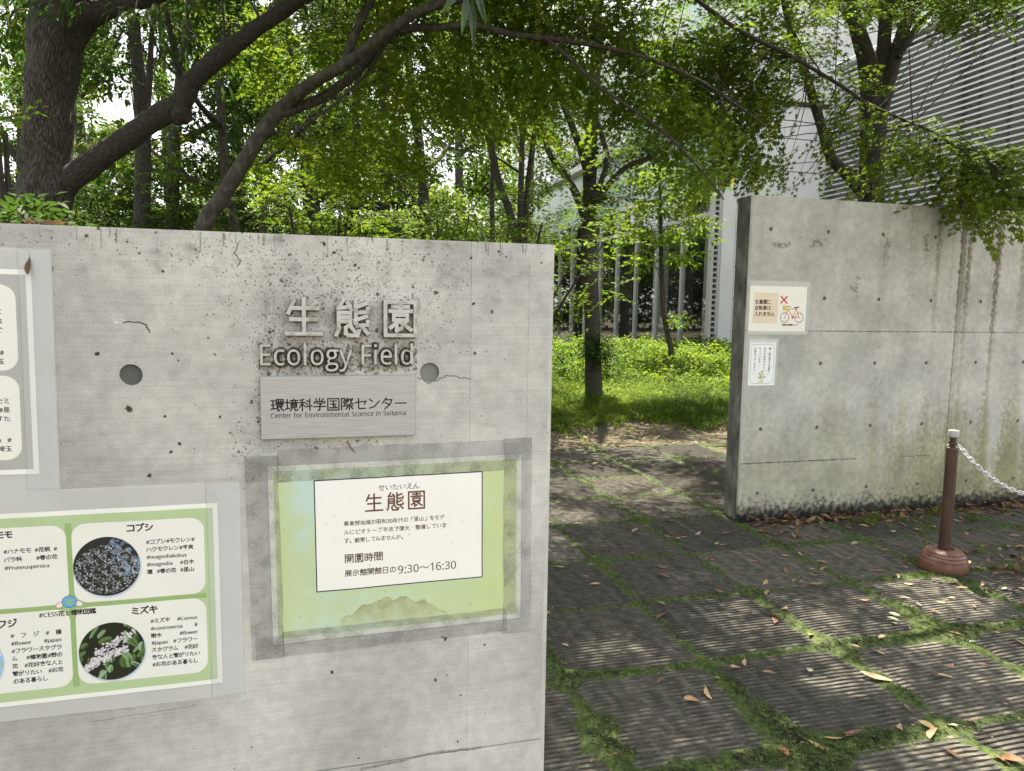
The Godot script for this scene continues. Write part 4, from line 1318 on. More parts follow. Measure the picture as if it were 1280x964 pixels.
	for j in 4:
		var zz := -7.2 - 2.6 * j
		var fr := begin()
		for e in [[0, 0.05, -0.95, 0.06], [0, 0.05, 0.95, 0.06]]: box(fr, Vector3(0, 0, e[2]), Vector3(0.1, 2.6, 0.07))
		for e in [-1.3, 1.3]: box(fr, Vector3(0, e, 0), Vector3(0.1, 0.07, 1.97))
		var wf := obj("window_frame", done(fr), steel, o, Vector3(LX + 1.25, 2.2, zz) - o.position)
		var pn := begin()
		box(pn, Vector3.ZERO, Vector3(0.015, 2.52, 1.82))
		obj("window_pane", done(pn), dark, wf, Vector3(0.027, 0, 0))
	for j in 5: block("louvre_post", concrete, o, Vector3(LX + 0.14, 3.95, -6.6 - 2.35 * j - 0.06), Vector3(LX + 0.3, 8.1, -6.6 - 2.35 * j + 0.06))
	for j in 2: block("louvre_post", concrete, o, Vector3(LX + 0.14, 3.95, -12.4 - 0.75 * j - 0.02), Vector3(LX + 0.2, 8.1, -12.4 - 0.75 * j + 0.02))
	var st := begin()
	box(st, Vector3.ZERO, Vector3(0.13, 0.014, FZ * -1.0 - 5.5 - 0.1), Basis(Vector3(0, 0, 1), 0.45))
	bevel_box(st, Vector3(-0.066, -0.027, 0), Vector3(0.020, 0.044, FZ * -1.0 - 5.5 - 0.1), 0.004)
	var sm := done(st)
	for j in 30: obj("louvre_slat", sm, slat, o, Vector3(LX + 0.06, 4.06 + 0.135 * j, (FZ - 0.1 + near_z) * 0.5 + 0.05) - o.position)
	block("wing_upper_wall", white, o, Vector3(15.6, 8.24, near_z), Vector3(24.0, 12.6, FZ - 1.75))
	for j in 16: block("wing_panel", frost if j % 4 == 2 else white, o, Vector3(15.5, 8.3, -17.9 + 0.75 * j + 0.02), Vector3(15.59, 12.5, -17.9 + 0.75 * (j + 1)), 0.01)

# ---------------------------------------------------------------- trees
var bark_noise: FastNoiseLite

func maple_leaf(st: SurfaceTool, at0: Vector3, b: Basis, size: float) -> void:
	# seven pointed lobes round the stalk, a little cupped
	var tips := [[-2.35, 0.38], [-1.55, 0.72], [-0.78, 0.95], [0.0, 1.08], [0.78, 0.95], [1.55, 0.72], [2.35, 0.38]]
	var ring := []
	for k in tips.size():
		ring.append(Vector3(sin(tips[k][0]) * tips[k][1], -0.16 * tips[k][1], cos(tips[k][0]) * tips[k][1]) * size)
		if k < 6:
			var a: float = (tips[k][0] + tips[k + 1][0]) * 0.5
			ring.append(Vector3(sin(a) * 0.40, 0.01, cos(a) * 0.40) * size)
	for k in ring.size() - 1:
		st.add_vertex(at0)
		st.add_vertex(at0 + b * ring[k])
		st.add_vertex(at0 + b * ring[k + 1])

func oval_leaf(st: SurfaceTool, at0: Vector3, b: Basis, long: float, wide: float) -> void:
	var w := wide * 0.5
	var p := [Vector3(0, 0, 0), Vector3(w, 0.10 * w, long * 0.35), Vector3(w * 0.75, -0.05 * long, long * 0.68), Vector3(0, -0.16 * long, long), Vector3(-w * 0.75, -0.05 * long, long * 0.68), Vector3(-w, 0.10 * w, long * 0.35)]
	var mid := Vector3(0, -0.22 * w - 0.02 * long, long * 0.5)
	for k in 6:
		st.add_vertex(at0 + b * mid)
		st.add_vertex(at0 + b * p[k])
		st.add_vertex(at0 + b * p[(k + 1) % 6])

func spray(kind: String, n: int, long: float, leaf: float, seed_: int) -> ArrayMesh:   # a twig with its leaves; +z is outwards, +y up
	var r := RandomNumberGenerator.new()
	r.seed = seed_
	var st := begin()
	for k in n:
		var t := (k + 0.5) / n
		var side := 1.0 if k % 2 else -1.0
		var base := Vector3(side * long * 0.30 * r.randf() * (1.0 - t * 0.5), -0.12 * long * t * t + r.randf_range(-0.05, 0.05) * long, long * t)
		var yaw := side * r.randf_range(0.3, 1.5) * (1.0 - 0.6 * t)
		if kind == "maple":
			maple_leaf(st, base, Basis.from_euler(Vector3(r.randf_range(-0.1, 0.65), yaw, r.randf_range(-0.45, 0.45))), leaf * r.randf_range(0.65, 1.1))
		elif kind == "narrow":
			oval_leaf(st, base, Basis.from_euler(Vector3(r.randf_range(0.0, 1.0), yaw, r.randf_range(-0.6, 0.6))), leaf * r.randf_range(0.7, 1.2), leaf * 0.24)
		else:
			oval_leaf(st, base, Basis.from_euler(Vector3(r.randf_range(-0.5, 0.9), yaw * 1.2, r.randf_range(-0.8, 0.8))), leaf * r.randf_range(0.7, 1.2), leaf * 0.46)
	return done(st)

var SPRAYS := {}

func spray_of(kind: String, size: float) -> ArrayMesh:
	var key := "%s%.3f" % [kind, size]
	if not SPRAYS.has(key):
		if kind == "maple": SPRAYS[key] = spray("maple", 13, size * 4.6, size * 0.58, 300)
		elif kind == "narrow": SPRAYS[key] = spray("narrow", 16, size * 4.0, size, 301)
		else: SPRAYS[key] = spray("oval", 18, size * 4.4, size, 302)
	return SPRAYS[key]

func limb(called: String, parent: Node3D, pts: Array, m: Material, sides := 14, rough := 0.0) -> void:
	var st := begin()
	var q := []
	for p in spline(pts): q.append([p[0] - parent.position, p[1]])
	tube(st, q, sides, rough, bark_noise)
	obj(called, done(st), m, parent)

func crown(parent: Node3D, kind: String, leaf: float, clumps: Array, tone_a: Color, tone_b: Color, from: Array, bark: Material, twig_r := 0.008, open_to_sun := 0.0) -> void:
	# clumps: [centre, radii, number of sprays]; from: points of the limbs that the twigs spring from
	var xs := []
	var cs := []
	var tw := begin()
	for c in clumps:
		var cc: Vector3 = c[0]
		var best: Vector3 = from[0]
		for f in from:
			if (f - cc).length() < (best - cc).length(): best = f
		var ends := []
		for t in 4:
			var e: Vector3 = cc + inball() * c[1] * 0.85
			ends.append(e)
			var start := best
			for tries in 6:
				var f: Vector3 = from[rng.randi() % from.size()]
				if (f - e).length() < (best - e).length() * 1.5: start = f
			var mid := start.lerp(e, 0.5) + Vector3(rf(-0.15, 0.15), rf(0.0, 0.16), rf(-0.15, 0.15)) * (e - start).length()
			var q := []
			for p in spline([[start, twig_r * 1.2], [mid, twig_r * 0.8], [e, twig_r * 0.3]], 4): q.append([p[0] - parent.position, p[1]])
			tube(tw, q, 5, 0.0, null, false)
		for n in int(c[2]):
			var v := inball()
			var p: Vector3 = cc + v * c[1]
			if open_to_sun > 0.0 and rng.randf() < open_to_sun and in_sun(p): continue
			var e: Vector3 = ends[rng.randi() % 4]
			var out := (p - best.lerp(e, 0.4))
			out.y *= 0.35
			out += Vector3(rf(-1, 1), rf(-0.25, 0.15), rf(-1, 1)) * out.length() * 0.7
			out = out.normalized()
			var side := Vector3.UP.cross(out).normalized()
			if side.length() < 0.1: side = Vector3.RIGHT
			var b := Basis(side, out.cross(side).normalized(), out)
			b = b * Basis.from_euler(Vector3(rf(-0.25, 0.4), 0, rf(-0.35, 0.35)))
			var s := rf(0.75, 1.25)
			xs.append(Transform3D(b.scaled_local(Vector3(s, s, s)), p - parent.position - out * leaf * 2.0))
			if rng.randf() < 0.04: cs.append(tone_b.lerp(Color(0.26, 0.27, 0.03), 0.6))   # a yellowing spray
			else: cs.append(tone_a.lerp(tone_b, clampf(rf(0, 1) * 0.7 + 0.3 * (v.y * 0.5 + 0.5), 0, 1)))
	obj("twig", done(tw), bark, parent).set_meta("kind", "stuff")
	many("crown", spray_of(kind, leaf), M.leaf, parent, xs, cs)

# where the sun comes through the leaves on to the path and the lawn: [x, z, reach]
const SUNNY := [[3.09, -7.05, 0.6], [2.47, -5.39, 0.48], [1.91, -5.37, 0.4], [1.98, -2.82, 0.28], [2.15, -2.60, 0.2], [1.99, -2.28, 0.2], [3.04, -2.84, 0.24], [3.06, -3.48, 0.19], [3.57, -3.64, 0.22], [3.70, -3.12, 0.25], [3.36, -3.10, 0.2], [2.61, -2.36, 0.14], [2.17, -1.77, 0.18], [1.15, -2.64, 0.11], [1.95, -3.37, 0.13], [3.40, -2.76, 0.18], [2.92, -4.13, 0.16], [3.63, -6.72, 0.34], [2.69, -2.14, 0.15], [2.39, -6.95, 0.25], [1.1, -1.7, 0.12], [3.6, -8.2, 0.5], [1.6, -4.6, 0.22], [2.3, -6.2, 0.35]]

func in_sun(p: Vector3) -> bool:
	if p.y < 1.9: return false
	var g := Vector2(p.x - 0.144 * p.y, p.z + 0.467 * p.y)
	for s in SUNNY:
		var d := g - Vector2(s[0], s[1])
		var r: float = s[2] * (0.95 + 0.9 * bark_noise.get_noise_2d(g.x * 0.9, g.y * 0.9)) + 0.05
		if d.x * d.x * 0.8 + d.y * d.y < r * r: return true
	return false

func roof(o: Node3D, start: Vector3, ends: Array, x0: float, x1: float, ta: Color, tb: Color) -> void:
	# boughs above the view, whose leaves shade the path
	var from := []
	for e in ends:
		var l := [[start, 0.028], [start.lerp(e, 0.5) + Vector3(0, 0.25, 0), 0.022], [e, 0.014], [e + (e - start).normalized() * 0.9 + Vector3(0, -0.1, 0), 0.006]]
		limb("branch", o, l, M.dark_bark, 8)
		from += pts_of(l).slice(2)
	var cl := []
	for k in 66:
		var z := rf(-9.5, -1.5)
		cl.append([Vector3(rf(x0, x1), 2.05 - z * 0.40 + rf(0.0, 0.9), z), Vector3(rf(0.45, 0.8), 0.2, rf(0.45, 0.8)), 52.0])
	crown(o, "maple", 0.066, cl, ta, tb, from, M.dark_bark, 0.004, 0.94)

func pix(list: Array, d: float) -> Array:   # surveyed outline of a limb: [x, y, radius] in pixels of the photograph, d (or a fourth entry) metres away
	var out := []
	for p in list:
		var dd: float = p[3] if p.size() > 3 else d
		out.append([at(p[0], p[1], dd), p[2] / LENS * dd])
	return out

func root_of(p: Array, r := 1.25) -> Array:   # carries a limb's first point down to the earth
	var b: Vector3 = p[0][0]
	var dir: Vector3 = (p[1][0] - b)
	var k := minf(0.8 * b.y / maxf(dir.y, 0.05), 5.0)
	var f := Vector3(b.x - dir.x * k, -0.12, b.z - dir.z * k)
	return [[f, p[0][1] * r], [f.lerp(b, 0.45), p[0][1] * 1.06]] + p

func pts_of(l: Array) -> Array:
	var out := []
	for p in spline(l, 3): out.append(p[0])
	return out

func clump(px: float, py: float, d: float, rx: float, ry: float, n: float, deep := 0.6) -> Array:
	return [at(px, py, d), Vector3(rx / LENS * d, ry / LENS * d, deep), n]

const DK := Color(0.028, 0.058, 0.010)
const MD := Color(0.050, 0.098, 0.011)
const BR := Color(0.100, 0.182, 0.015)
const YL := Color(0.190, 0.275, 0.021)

func trees() -> void:
	bark_noise = fnl(7.0, 60, 4)
	# the big dark tree on the left, with a bough that leaves low down
	var tr := pix([[57, 262, 30], [59, 200, 28], [62, 130, 28], [68, 70, 29], [75, 0, 31], [80, -90, 28], [84, -260, 24]], 5.0)
	tr = root_of(tr, 1.15)
	var o := thing("tree", "thick rough-barked dark tree with a low bough, left above the wall", "tree", Vector3(tr[0][0].x, 0, tr[0][0].z))
	limb("trunk", o, tr, M.bark, 36, 0.26)
	var b1 := pix([[70, 240, 17], [98, 216, 15], [150, 180, 14, 4.95], [200, 144, 13.6, 4.85], [226, 128, 13, 4.8], [240, 102, 11.5, 4.75], [268, 76, 11, 4.7], [312, 42, 10, 4.6], [366, 4, 9, 4.5], [430, -40, 10, 4.4], [520, -120, 6, 4.3]], 5.0)
	limb("branch", o, b1, M.bark, 22, 0.22)
	limb("branch", o, pix([[222, 140, 13, 4.85], [230, 144, 12, 4.8], [235, 147, 5, 4.78]], 4.8), M.bark, 12, 0.3)
	var b2 := pix([[80, 50, 22], [100, 26, 17], [128, 12, 13, 4.9], [165, 3, 11, 4.8], [205, -10, 9, 4.7], [290, -60, 6, 4.5]], 5.0)
	limb("branch", o, b2, M.bark, 18, 0.2)
	var cl := []
	for c in [[30, -60, 5.0, 120, 50, 50], [200, -110, 4.6, 180, 60, 120], [420, -120, 4.4, 160, 70, 130], [560, -150, 4.2, 140, 60, 90], [330, -260, 4.6, 260, 90, 160], [60, -320, 5.2, 260, 90, 150], [10, 20, 5.4, 30, 40, 8], [60, 4, 4.6, 36, 14, 4], [200, 34, 4.8, 40, 26, 7], [262, 20, 4.8, 40, 26, 9], [600, -330, 4.6, 220, 80, 120]]: cl.append(clump(c[0], c[1], c[2], c[3], c[4], c[5], 0.9))
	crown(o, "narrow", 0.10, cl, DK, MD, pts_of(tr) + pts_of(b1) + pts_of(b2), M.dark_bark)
	# the leaning maple whose long boughs cross the picture
	tr = root_of(pix([[252, 292, 10], [274, 252, 9.6], [302, 207, 9.3], [330, 162, 9.2], [352, 136, 9], [384, 108, 8, 4.75], [436, 77, 7.2, 4.6], [482, 42, 6.6, 4.5], [525, 14, 6, 4.4], [592, -8, 6.5, 4.3], [680, -40, 5, 4.2]], 4.9), 1.3)
	o = thing("tree", "leaning maple with smooth grey bark and long arching boughs, right of the dark tree", "tree", Vector3(tr[0][0].x, 0, tr[0][0].z))
	limb("trunk", o, tr, M.smooth_bark, 18, 0.08)
	b1 = pix([[353, 142, 6.5, 4.9], [376, 133, 6.2, 4.9], [406, 120, 6, 4.85], [446, 90, 5.6, 4.8], [482, 50, 5.2, 4.7], [510, 36, 5, 4.6], [548, 34, 4.4, 4.5], [590, 31, 4.2, 4.4], [642, 43, 3.8, 4.4], [700, 50, 3.2, 4.4], [760, 60, 2.7, 4.5], [815, 75, 2.3, 4.6], [880, 104, 2.0, 4.7], [930, 138, 1.5, 4.8], [960, 160, 1, 4.9]], 4.9)
	limb("branch", o, b1, M.smooth_bark, 12, 0.06)
	b2 = pix([[684, 49, 2.6, 4.4], [718, 78, 2.4, 4.3], [746, 106, 2.2, 4.3], [794, 139, 2.0, 4.2], [832, 167, 1.8, 4.2], [880, 217, 1.4, 4.2], [905, 250, 0.9, 4.2]], 4.3)
	limb("branch", o, b2, M.dark_bark, 8)
	var b3 := pix([[430, 80, 6, 4.6], [440, 52, 5.5, 4.6], [452, 24, 5, 4.6], [468, -8, 4.5, 4.6], [490, -60, 3, 4.6]], 4.6)
	limb("branch", o, b3, M.smooth_bark, 10)
	var b4 := pix([[476, 62, 3, 4.7], [462, 88, 2, 4.7], [440, 110, 1.8, 4.7], [405, 140, 1.5, 4.7], [360, 170, 1.0, 4.7]], 4.7)
	limb("branch", o, b4, M.dark_bark, 7)
	cl = []
	for c in [[330, 60, 5.4, 70, 50, 60], [395, 50, 5.2, 60, 34, 50], [345, 95, 5.5, 45, 25, 26], [520, 60, 5.0, 70, 40, 46], [470, 120, 5.4, 80, 40, 44], [540, 110, 5.2, 70, 40, 46], [600, 70, 4.8, 70, 50, 52], [620, 140, 5.4, 80, 40, 48], [680, 95, 4.8, 70, 36, 80], [700, 20, 4.8, 80, 30, 80], [775, 30, 4.8, 60, 30, 40], [780, 120, 5.0, 50, 36, 30], [840, 60, 5.2, 60, 34, 80], [830, 130, 5.0, 54, 34, 70], [870, 170, 4.9, 44, 34, 34], [855, 225, 4.8, 40, 22, 24], [790, 80, 5.4, 50, 40, 36], [560, 20, 4.8, 90, 26, 46], [470, 190, 5.6, 70, 30, 50], [430, 215, 5.8, 60, 25, 40], [330, 215, 5.6, 40, 22, 20], [380, 180, 5.4, 40, 18, 18], [640, 10, 4.6, 60, 24, 50]]: cl.append(clump(c[0], c[1], c[2], c[3], c[4], c[5] * 1.15, 0.45))
	for c in [[560, -60, 4.8, 160, 40, 120], [760, -60, 4.6, 160, 40, 120], [700, -160, 4.4, 200, 60, 150], [900, -120, 4.4, 160, 50, 100]]: cl.append(clump(c[0], c[1], c[2], c[3], c[4], c[5], 1.0))
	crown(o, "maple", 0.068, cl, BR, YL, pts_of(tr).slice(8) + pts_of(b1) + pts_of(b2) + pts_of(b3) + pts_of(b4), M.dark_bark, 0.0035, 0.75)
	roof(o, tr[-1][0], [Vector3(1.2, 4.6, -4.2), Vector3(0.9, 3.6, -2.9), Vector3(2.2, 5.2, -6.2)], 0.5, 3.2, MD, YL)
	# the slender clump of stems behind the wall
	tr = root_of(pix([[645, 302, 5.5], [636, 262, 5], [625, 232, 4.6], [617, 200, 4.6], [611, 172, 4.4], [601, 140, 3.6], [590, 90, 2.5], [585, 30, 2]], 9.0), 1.2)
	o = thing("tree", "slender tree of several thin dark stems behind the wall's right end", "tree", Vector3(tr[0][0].x, 0, tr[0][0].z))
	limb("stem", o, tr, M.dark_bark, 10, 0.06)
	b1 = root_of(pix([[650, 304, 4.2], [651, 240, 3.8], [653, 170, 3.4], [656, 100, 2.8], [652, 30, 2.2], [650, -40, 1.6]], 9.0), 1.2)
	limb("stem", o, b1, M.dark_bark, 9, 0.06)
	b2 = root_of(pix([[655, 300, 4.2], [659, 240, 3.8], [665, 190, 3.4], [670, 150, 2.8], [676, 90, 2]], 9.1), 1.2)
	limb("stem", o, b2, M.smooth_bark, 9, 0.06)
	b3 = pix([[648, 215, 2, 9.0], [632, 204, 1.6, 9.0], [618, 195, 1.2, 9.0]], 9.0)
	limb("branch", o, b3, M.dark_bark, 6)
	cl = []
	for c in [[600, 120, 9, 50, 40, 50], [650, 90, 9, 60, 50, 70], [690, 70, 9, 40, 50, 40], [560, 60, 9.4, 60, 50, 50], [640, 10, 9, 90, 50, 70], [575, 175, 9.4, 30, 30, 20]]: cl.append(clump(c[0], c[1], c[2], c[3], c[4], c[5], 0.9))
	crown(o, "maple", 0.07, cl, MD, BR, pts_of(tr) + pts_of(b1) + pts_of(b2), M.dark_bark, 0.006)
	tr = root_of(pix([[616, 300, 3.2], [615, 240, 3.0], [617, 180, 2.6], [620, 100, 2.0], [618, 20, 1.4]], 9.8), 1.1)
	o = thing("tree", "single pole-thin stem just left of the slender clump of stems", "tree", Vector3(tr[0][0].x, 0, tr[0][0].z))
	limb("trunk", o, tr, M.smooth_bark, 8, 0.05)
	crown(o, "oval", 0.085, [clump(600, 40, 9.8, 60, 60, 70, 1.0), clump(560, 130, 9.9, 40, 35, 30, 0.8)], MD, BR, pts_of(tr).slice(6), M.dark_bark, 0.006)
	# the straight tree in the gap between the walls
	tr = pix([[742, 500, 13.5], [742, 485, 11], [741, 440, 10], [740, 390, 9.6], [737, 330, 9.8], [736, 285, 9.5], [737, 240, 8.8], [738, 190, 8], [741, 130, 7.4], [745, 70, 7], [746, 10, 6.4], [745, -60, 5.5], [742, -200, 3]], 11.25)
	tr[0][0].y = -0.1
	o = thing("tree", "straight grey tree standing in the grass between the two walls", "tree", Vector3(tr[0][0].x, 0, tr[0][0].z))
	limb("trunk", o, tr, M.smooth_bark, 20, 0.10)
	b1 = pix([[736, 284, 7], [728, 262, 5.4], [719, 240, 5], [708, 222, 4.8], [698, 208, 4.2], [686, 190, 3.6], [680, 168, 3], [672, 140, 2]], 11.2)
	limb("branch", o, b1, M.smooth_bark, 10, 0.08)
	b2 = pix([[737, 222, 6], [727, 190, 5], [716, 160, 4.4], [703, 128, 3.8], [690, 96, 3], [684, 50, 2]], 11.1)
	limb("branch", o, b2, M.smooth_bark, 10, 0.08)
	b3 = pix([[742, 250, 4], [756, 214, 3.4], [758, 190, 3.2], [746, 150, 3], [739, 125, 2.6], [726, 92, 2.2], [724, 40, 1.6]], 10.95)
	limb("branch", o, b3, M.dark_bark, 8, 0.08)
	b4 = pix([[742, 262, 4.5], [760, 232, 4], [784, 208, 3.6], [806, 200, 3.4], [832, 184, 2.6], [868, 150, 1.6]], 11.2)
	limb("branch", o, b4, M.smooth_bark, 8, 0.08)
	cl = []
	for c in [[690, 165, 11, 50, 40, 60], [680, 110, 11, 60, 50, 90], [740, 150, 10.8, 40, 40, 60], [720, 60, 11, 70, 50, 110], [790, 60, 11.2, 60, 60, 130], [800, 140, 11, 60, 44, 140], [790, 190, 11, 50, 30, 100], [770, 235, 10.9, 36, 24, 70], [840, 170, 11.4, 54, 44, 130], [860, 110, 11.6, 60, 44, 120], [880, 215, 11.8, 40, 30, 70], [660, 215, 11.3, 40, 30, 60], [745, 255, 10.9, 26, 16, 26], [700, 10, 11, 90, 50, 90], [800, 0, 11.4, 90, 50, 60], [640, 170, 11.6, 30, 26, 24], [725, -70, 11, 160, 70, 150], [900, 60, 12, 50, 40, 40]]: cl.append(clump(c[0], c[1], c[2], c[3], c[4], c[5], 1.1))
	crown(o, "maple", 0.085, cl, MD, BR, pts_of(tr).slice(12) + pts_of(b1) + pts_of(b2) + pts_of(b3) + pts_of(b4), M.dark_bark, 0.007, 0.85)
	var ep := thing("ivy_tuft", "dark leafy tuft growing from the straight tree's trunk", "plant", at(741, 432, 11.1))
	var xs := []
	var cs := []
	for k in 90:
		var v := inball()
		xs.append(Transform3D(Basis.from_euler(Vector3(rf(-0.2, 1.0), rf(0, TAU), rf(-0.4, 0.4))).scaled_local(Vector3.ONE * rf(0.5, 0.9)), v * Vector3(0.27, 0.22, 0.2) + Vector3(0.05, -0.02, 0.06)))
		cs.append(DK.lerp(MD, rng.randf()))
	many("foliage", spray_of("oval", 0.07), M.leaf, ep, xs, cs)
	# the sapling farther back on the lawn
	tr = pix([[838, 476, 4.4], [838, 455, 3.8], [839, 438, 3.8], [834, 415, 3.4], [829, 385, 3.2], [827, 340, 3], [826, 290, 2.6], [825, 240, 2], [822, 200, 1.4]], 15.8)
	tr[0][0].y = -0.1
	o = thing("tree", "young thin crooked tree on the lawn in front of the glass front", "tree", Vector3(tr[0][0].x, 0, tr[0][0].z))
	limb("trunk", o, tr, M.smooth_bark, 10, 0.05)
	cl = []
	for c in [[796, 290, 15.6, 26, 12, 16], [822, 262, 15.6, 34, 14, 24], [866, 282, 15.6, 26, 14, 16], [850, 322, 15.5, 18, 10, 9], [800, 326, 15.6, 16, 8, 6], [838, 296, 15.3, 22, 10, 12], [816, 220, 15.8, 36, 18, 24], [862, 238, 15.8, 28, 16, 16], [848, 400, 15.5, 7, 12, 5]]: cl.append(clump(c[0], c[1], c[2], c[3], c[4], c[5], 0.45))
	crown(o, "oval", 0.13, cl, BR, YL, pts_of(tr).slice(8), M.dark_bark, 0.008)
	# the maple behind the far wall
	tr = root_of(pix([[1089, 262, 16], [1089, 225, 15], [1091, 180, 15], [1092, 140, 15.5], [1090, 108, 15], [1082, 70, 10], [1070, 30, 9], [1056, -20, 8], [1040, -90, 6]], 6.3), 1.2)
	o = thing("tree", "dark maple behind the tall wall, forked, its twigs hanging over the coping", "tree", Vector3(tr[0][0].x, 0, tr[0][0].z))
	limb("trunk", o, tr, M.dark_bark, 22, 0.12)
	b1 = pix([[1098, 124, 10], [1103, 80, 8.5], [1106, 40, 8], [1108, 0, 9], [1112, -70, 6]], 6.3)
	limb("branch", o, b1, M.dark_bark, 12, 0.1)
	b2 = pix([[1098, 150, 10], [1108, 110, 9], [1118, 76, 8.5], [1130, 36, 8], [1146, -4, 8, 6.1], [1180, -70, 5, 5.8]], 6.25)
	limb("branch", o, b2, M.dark_bark, 12, 0.1)
	b3 = pix([[1122, 72, 5], [1137, 48, 4.4], [1152, 28, 4], [1176, 6, 3], [1230, -30, 2]], 6.2)
	limb("branch", o, b3, M.dark_bark, 8, 0.1)
	b4 = pix([[1080, 240, 9], [1060, 218, 8], [1046, 206, 7], [1036, 190, 6.5], [1026, 155, 6], [1014, 115, 5.6], [1003, 80, 5], [990, 42, 5], [981, 0, 4.4], [976, -60, 3]], 6.2)
	limb("branch", o, b4, M.dark_bark, 12, 0.1)
	var b5 := pix([[866, -4, 2.6, 4.6], [890, 14, 2.6, 4.7], [928, 40, 2.6, 4.9], [988, 70, 2.4, 5.1], [1046, 104, 2.2, 5.3], [1082, 128, 2.0, 5.4], [1130, 150, 1.8, 5.2], [1160, 162, 1.6, 5.0], [1204, 188, 1.4, 4.8], [1240, 205, 1.0, 4.7]], 5.0)
	limb("branch", o, b5, M.dark_bark, 8)
	cl = []
	for c in [[895, 60, 5.6, 50, 44, 70], [940, 100, 5.4, 44, 44, 74], [960, 40, 5.6, 50, 36, 66], [895, 150, 5.4, 44, 34, 52], [940, 160, 5.4, 34, 26, 28], [985, 120, 5.5, 34, 22, 20], [945, 215, 5.5, 40, 16, 20], [905, 205, 5.5, 44, 26, 36], [870, 110, 5.6, 40, 40, 70], [1000, 70, 5.8, 34, 30, 50], [1000, 232, 5.5, 22, 8, 5], [1034, 110, 5.4, 30, 26, 24], [1068, 145, 5.3, 26, 22, 14], [1040, 175, 5.5, 26, 20, 16], [1104, 212, 5.5, 34, 24, 12], [1092, 252, 5.3, 24, 12, 12], [1130, 165, 5.1, 34, 18, 26], [1165, 185, 5.0, 46, 22, 34], [1210, 205, 4.9, 46, 26, 42], [1250, 222, 4.8, 46, 34, 44], [1195, 240, 4.9, 46, 18, 26], [1240, 258, 4.8, 40, 16, 18], [1215, 275, 4.75, 14, 8, 4], [1256, 280, 4.75, 20, 8, 6], [1140, 200, 5.2, 26, 16, 14], [1010, 20, 5.8, 50, 26, 34], [1060, 6, 5.9, 50, 18, 26], [1110, 2, 5.8, 50, 14, 18], [1160, 8, 5.6, 50, 14, 22], [1220, 8, 5.4, 60, 18, 44], [1270, 20, 5.4, 30, 12, 12], [1030, 60, 5.9, 26, 18, 10]]: cl.append(clump(c[0], c[1], c[2], c[3], c[4], c[5] * 1.25, 0.4))
	for c in [[1080, -70, 5.8, 160, 50, 130], [1260, -60, 5.2, 140, 50, 110], [960, -80, 5.2, 140, 50, 100], [1150, -180, 5.2, 260, 70, 160]]: cl.append(clump(c[0], c[1], c[2], c[3], c[4], c[5], 1.0))
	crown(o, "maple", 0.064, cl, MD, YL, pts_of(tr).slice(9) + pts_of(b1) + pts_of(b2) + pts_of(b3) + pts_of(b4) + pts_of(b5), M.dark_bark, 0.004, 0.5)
	roof(o, b2[-1][0], [Vector3(3.0, 4.6, -4.6), Vector3(4.6, 4.2, -3.6), Vector3(3.6, 5.4, -7.0)], 2.4, 6.2, MD, BR)
	# two unseen evergreens added beside the viewer to shade the walls from the left
	for w in [[-4.6, 0.6, "evergreen added for shade, unseen beside the near wall"], [-4.2, 4.2, "evergreen added for shade, unseen behind the viewer's left shoulder"]]:
		var b := Vector3(w[0], -0.1, w[1])
		o = thing("tree", w[2], "tree", Vector3(b.x, 0, b.z), "evergreens added for shade outside the view")
		var q := [[b, 0.2], [b + Vector3(0.1, 2.5, 0), 0.16], [b + Vector3(0, 6.5, 0.1), 0.06]]
		limb("trunk", o, q, M.dark_bark, 12, 0.12)
		var l := []
		for k in 20:
			var y := 0.7 + 6.0 * k / 20.0
			var a := k * 2.4
			l.append([b + Vector3(cos(a) * 0.9, y, sin(a) * 1.2), Vector3(1.0, 0.5, 1.0), 60.0])
		crown(o, "oval", 0.12, l, DK, MD, pts_of(q).slice(2), M.dark_bark, 0.012)
	# the far edge of the wood, one mass beyond the single trees
	var fx := []
	var fc := []
	for k in 4200:
		var x := rf(-60.0, 9.0)
		var hh := 7.5 + 2.5 * bark_noise.get_noise_1d(x * 0.06)
		fx.append(Transform3D(Basis.from_euler(Vector3(rf(-0.6, 0.6), rf(0, TAU), rf(-0.5, 0.5))).scaled_local(Vector3.ONE * rf(0.8, 1.5)), Vector3(x, hh * sqrt(rng.randf()), -54.0 + rng.randfn() * 2.5 + x * 0.05)))
		fc.append(DK.lerp(BR, rng.randf()))
	tag(many("woods", spray_of("oval", 0.42), M.leaf, self, fx, fc), "far edge of the wood, a mass of foliage beyond the single trees", "wood", "", "stuff")
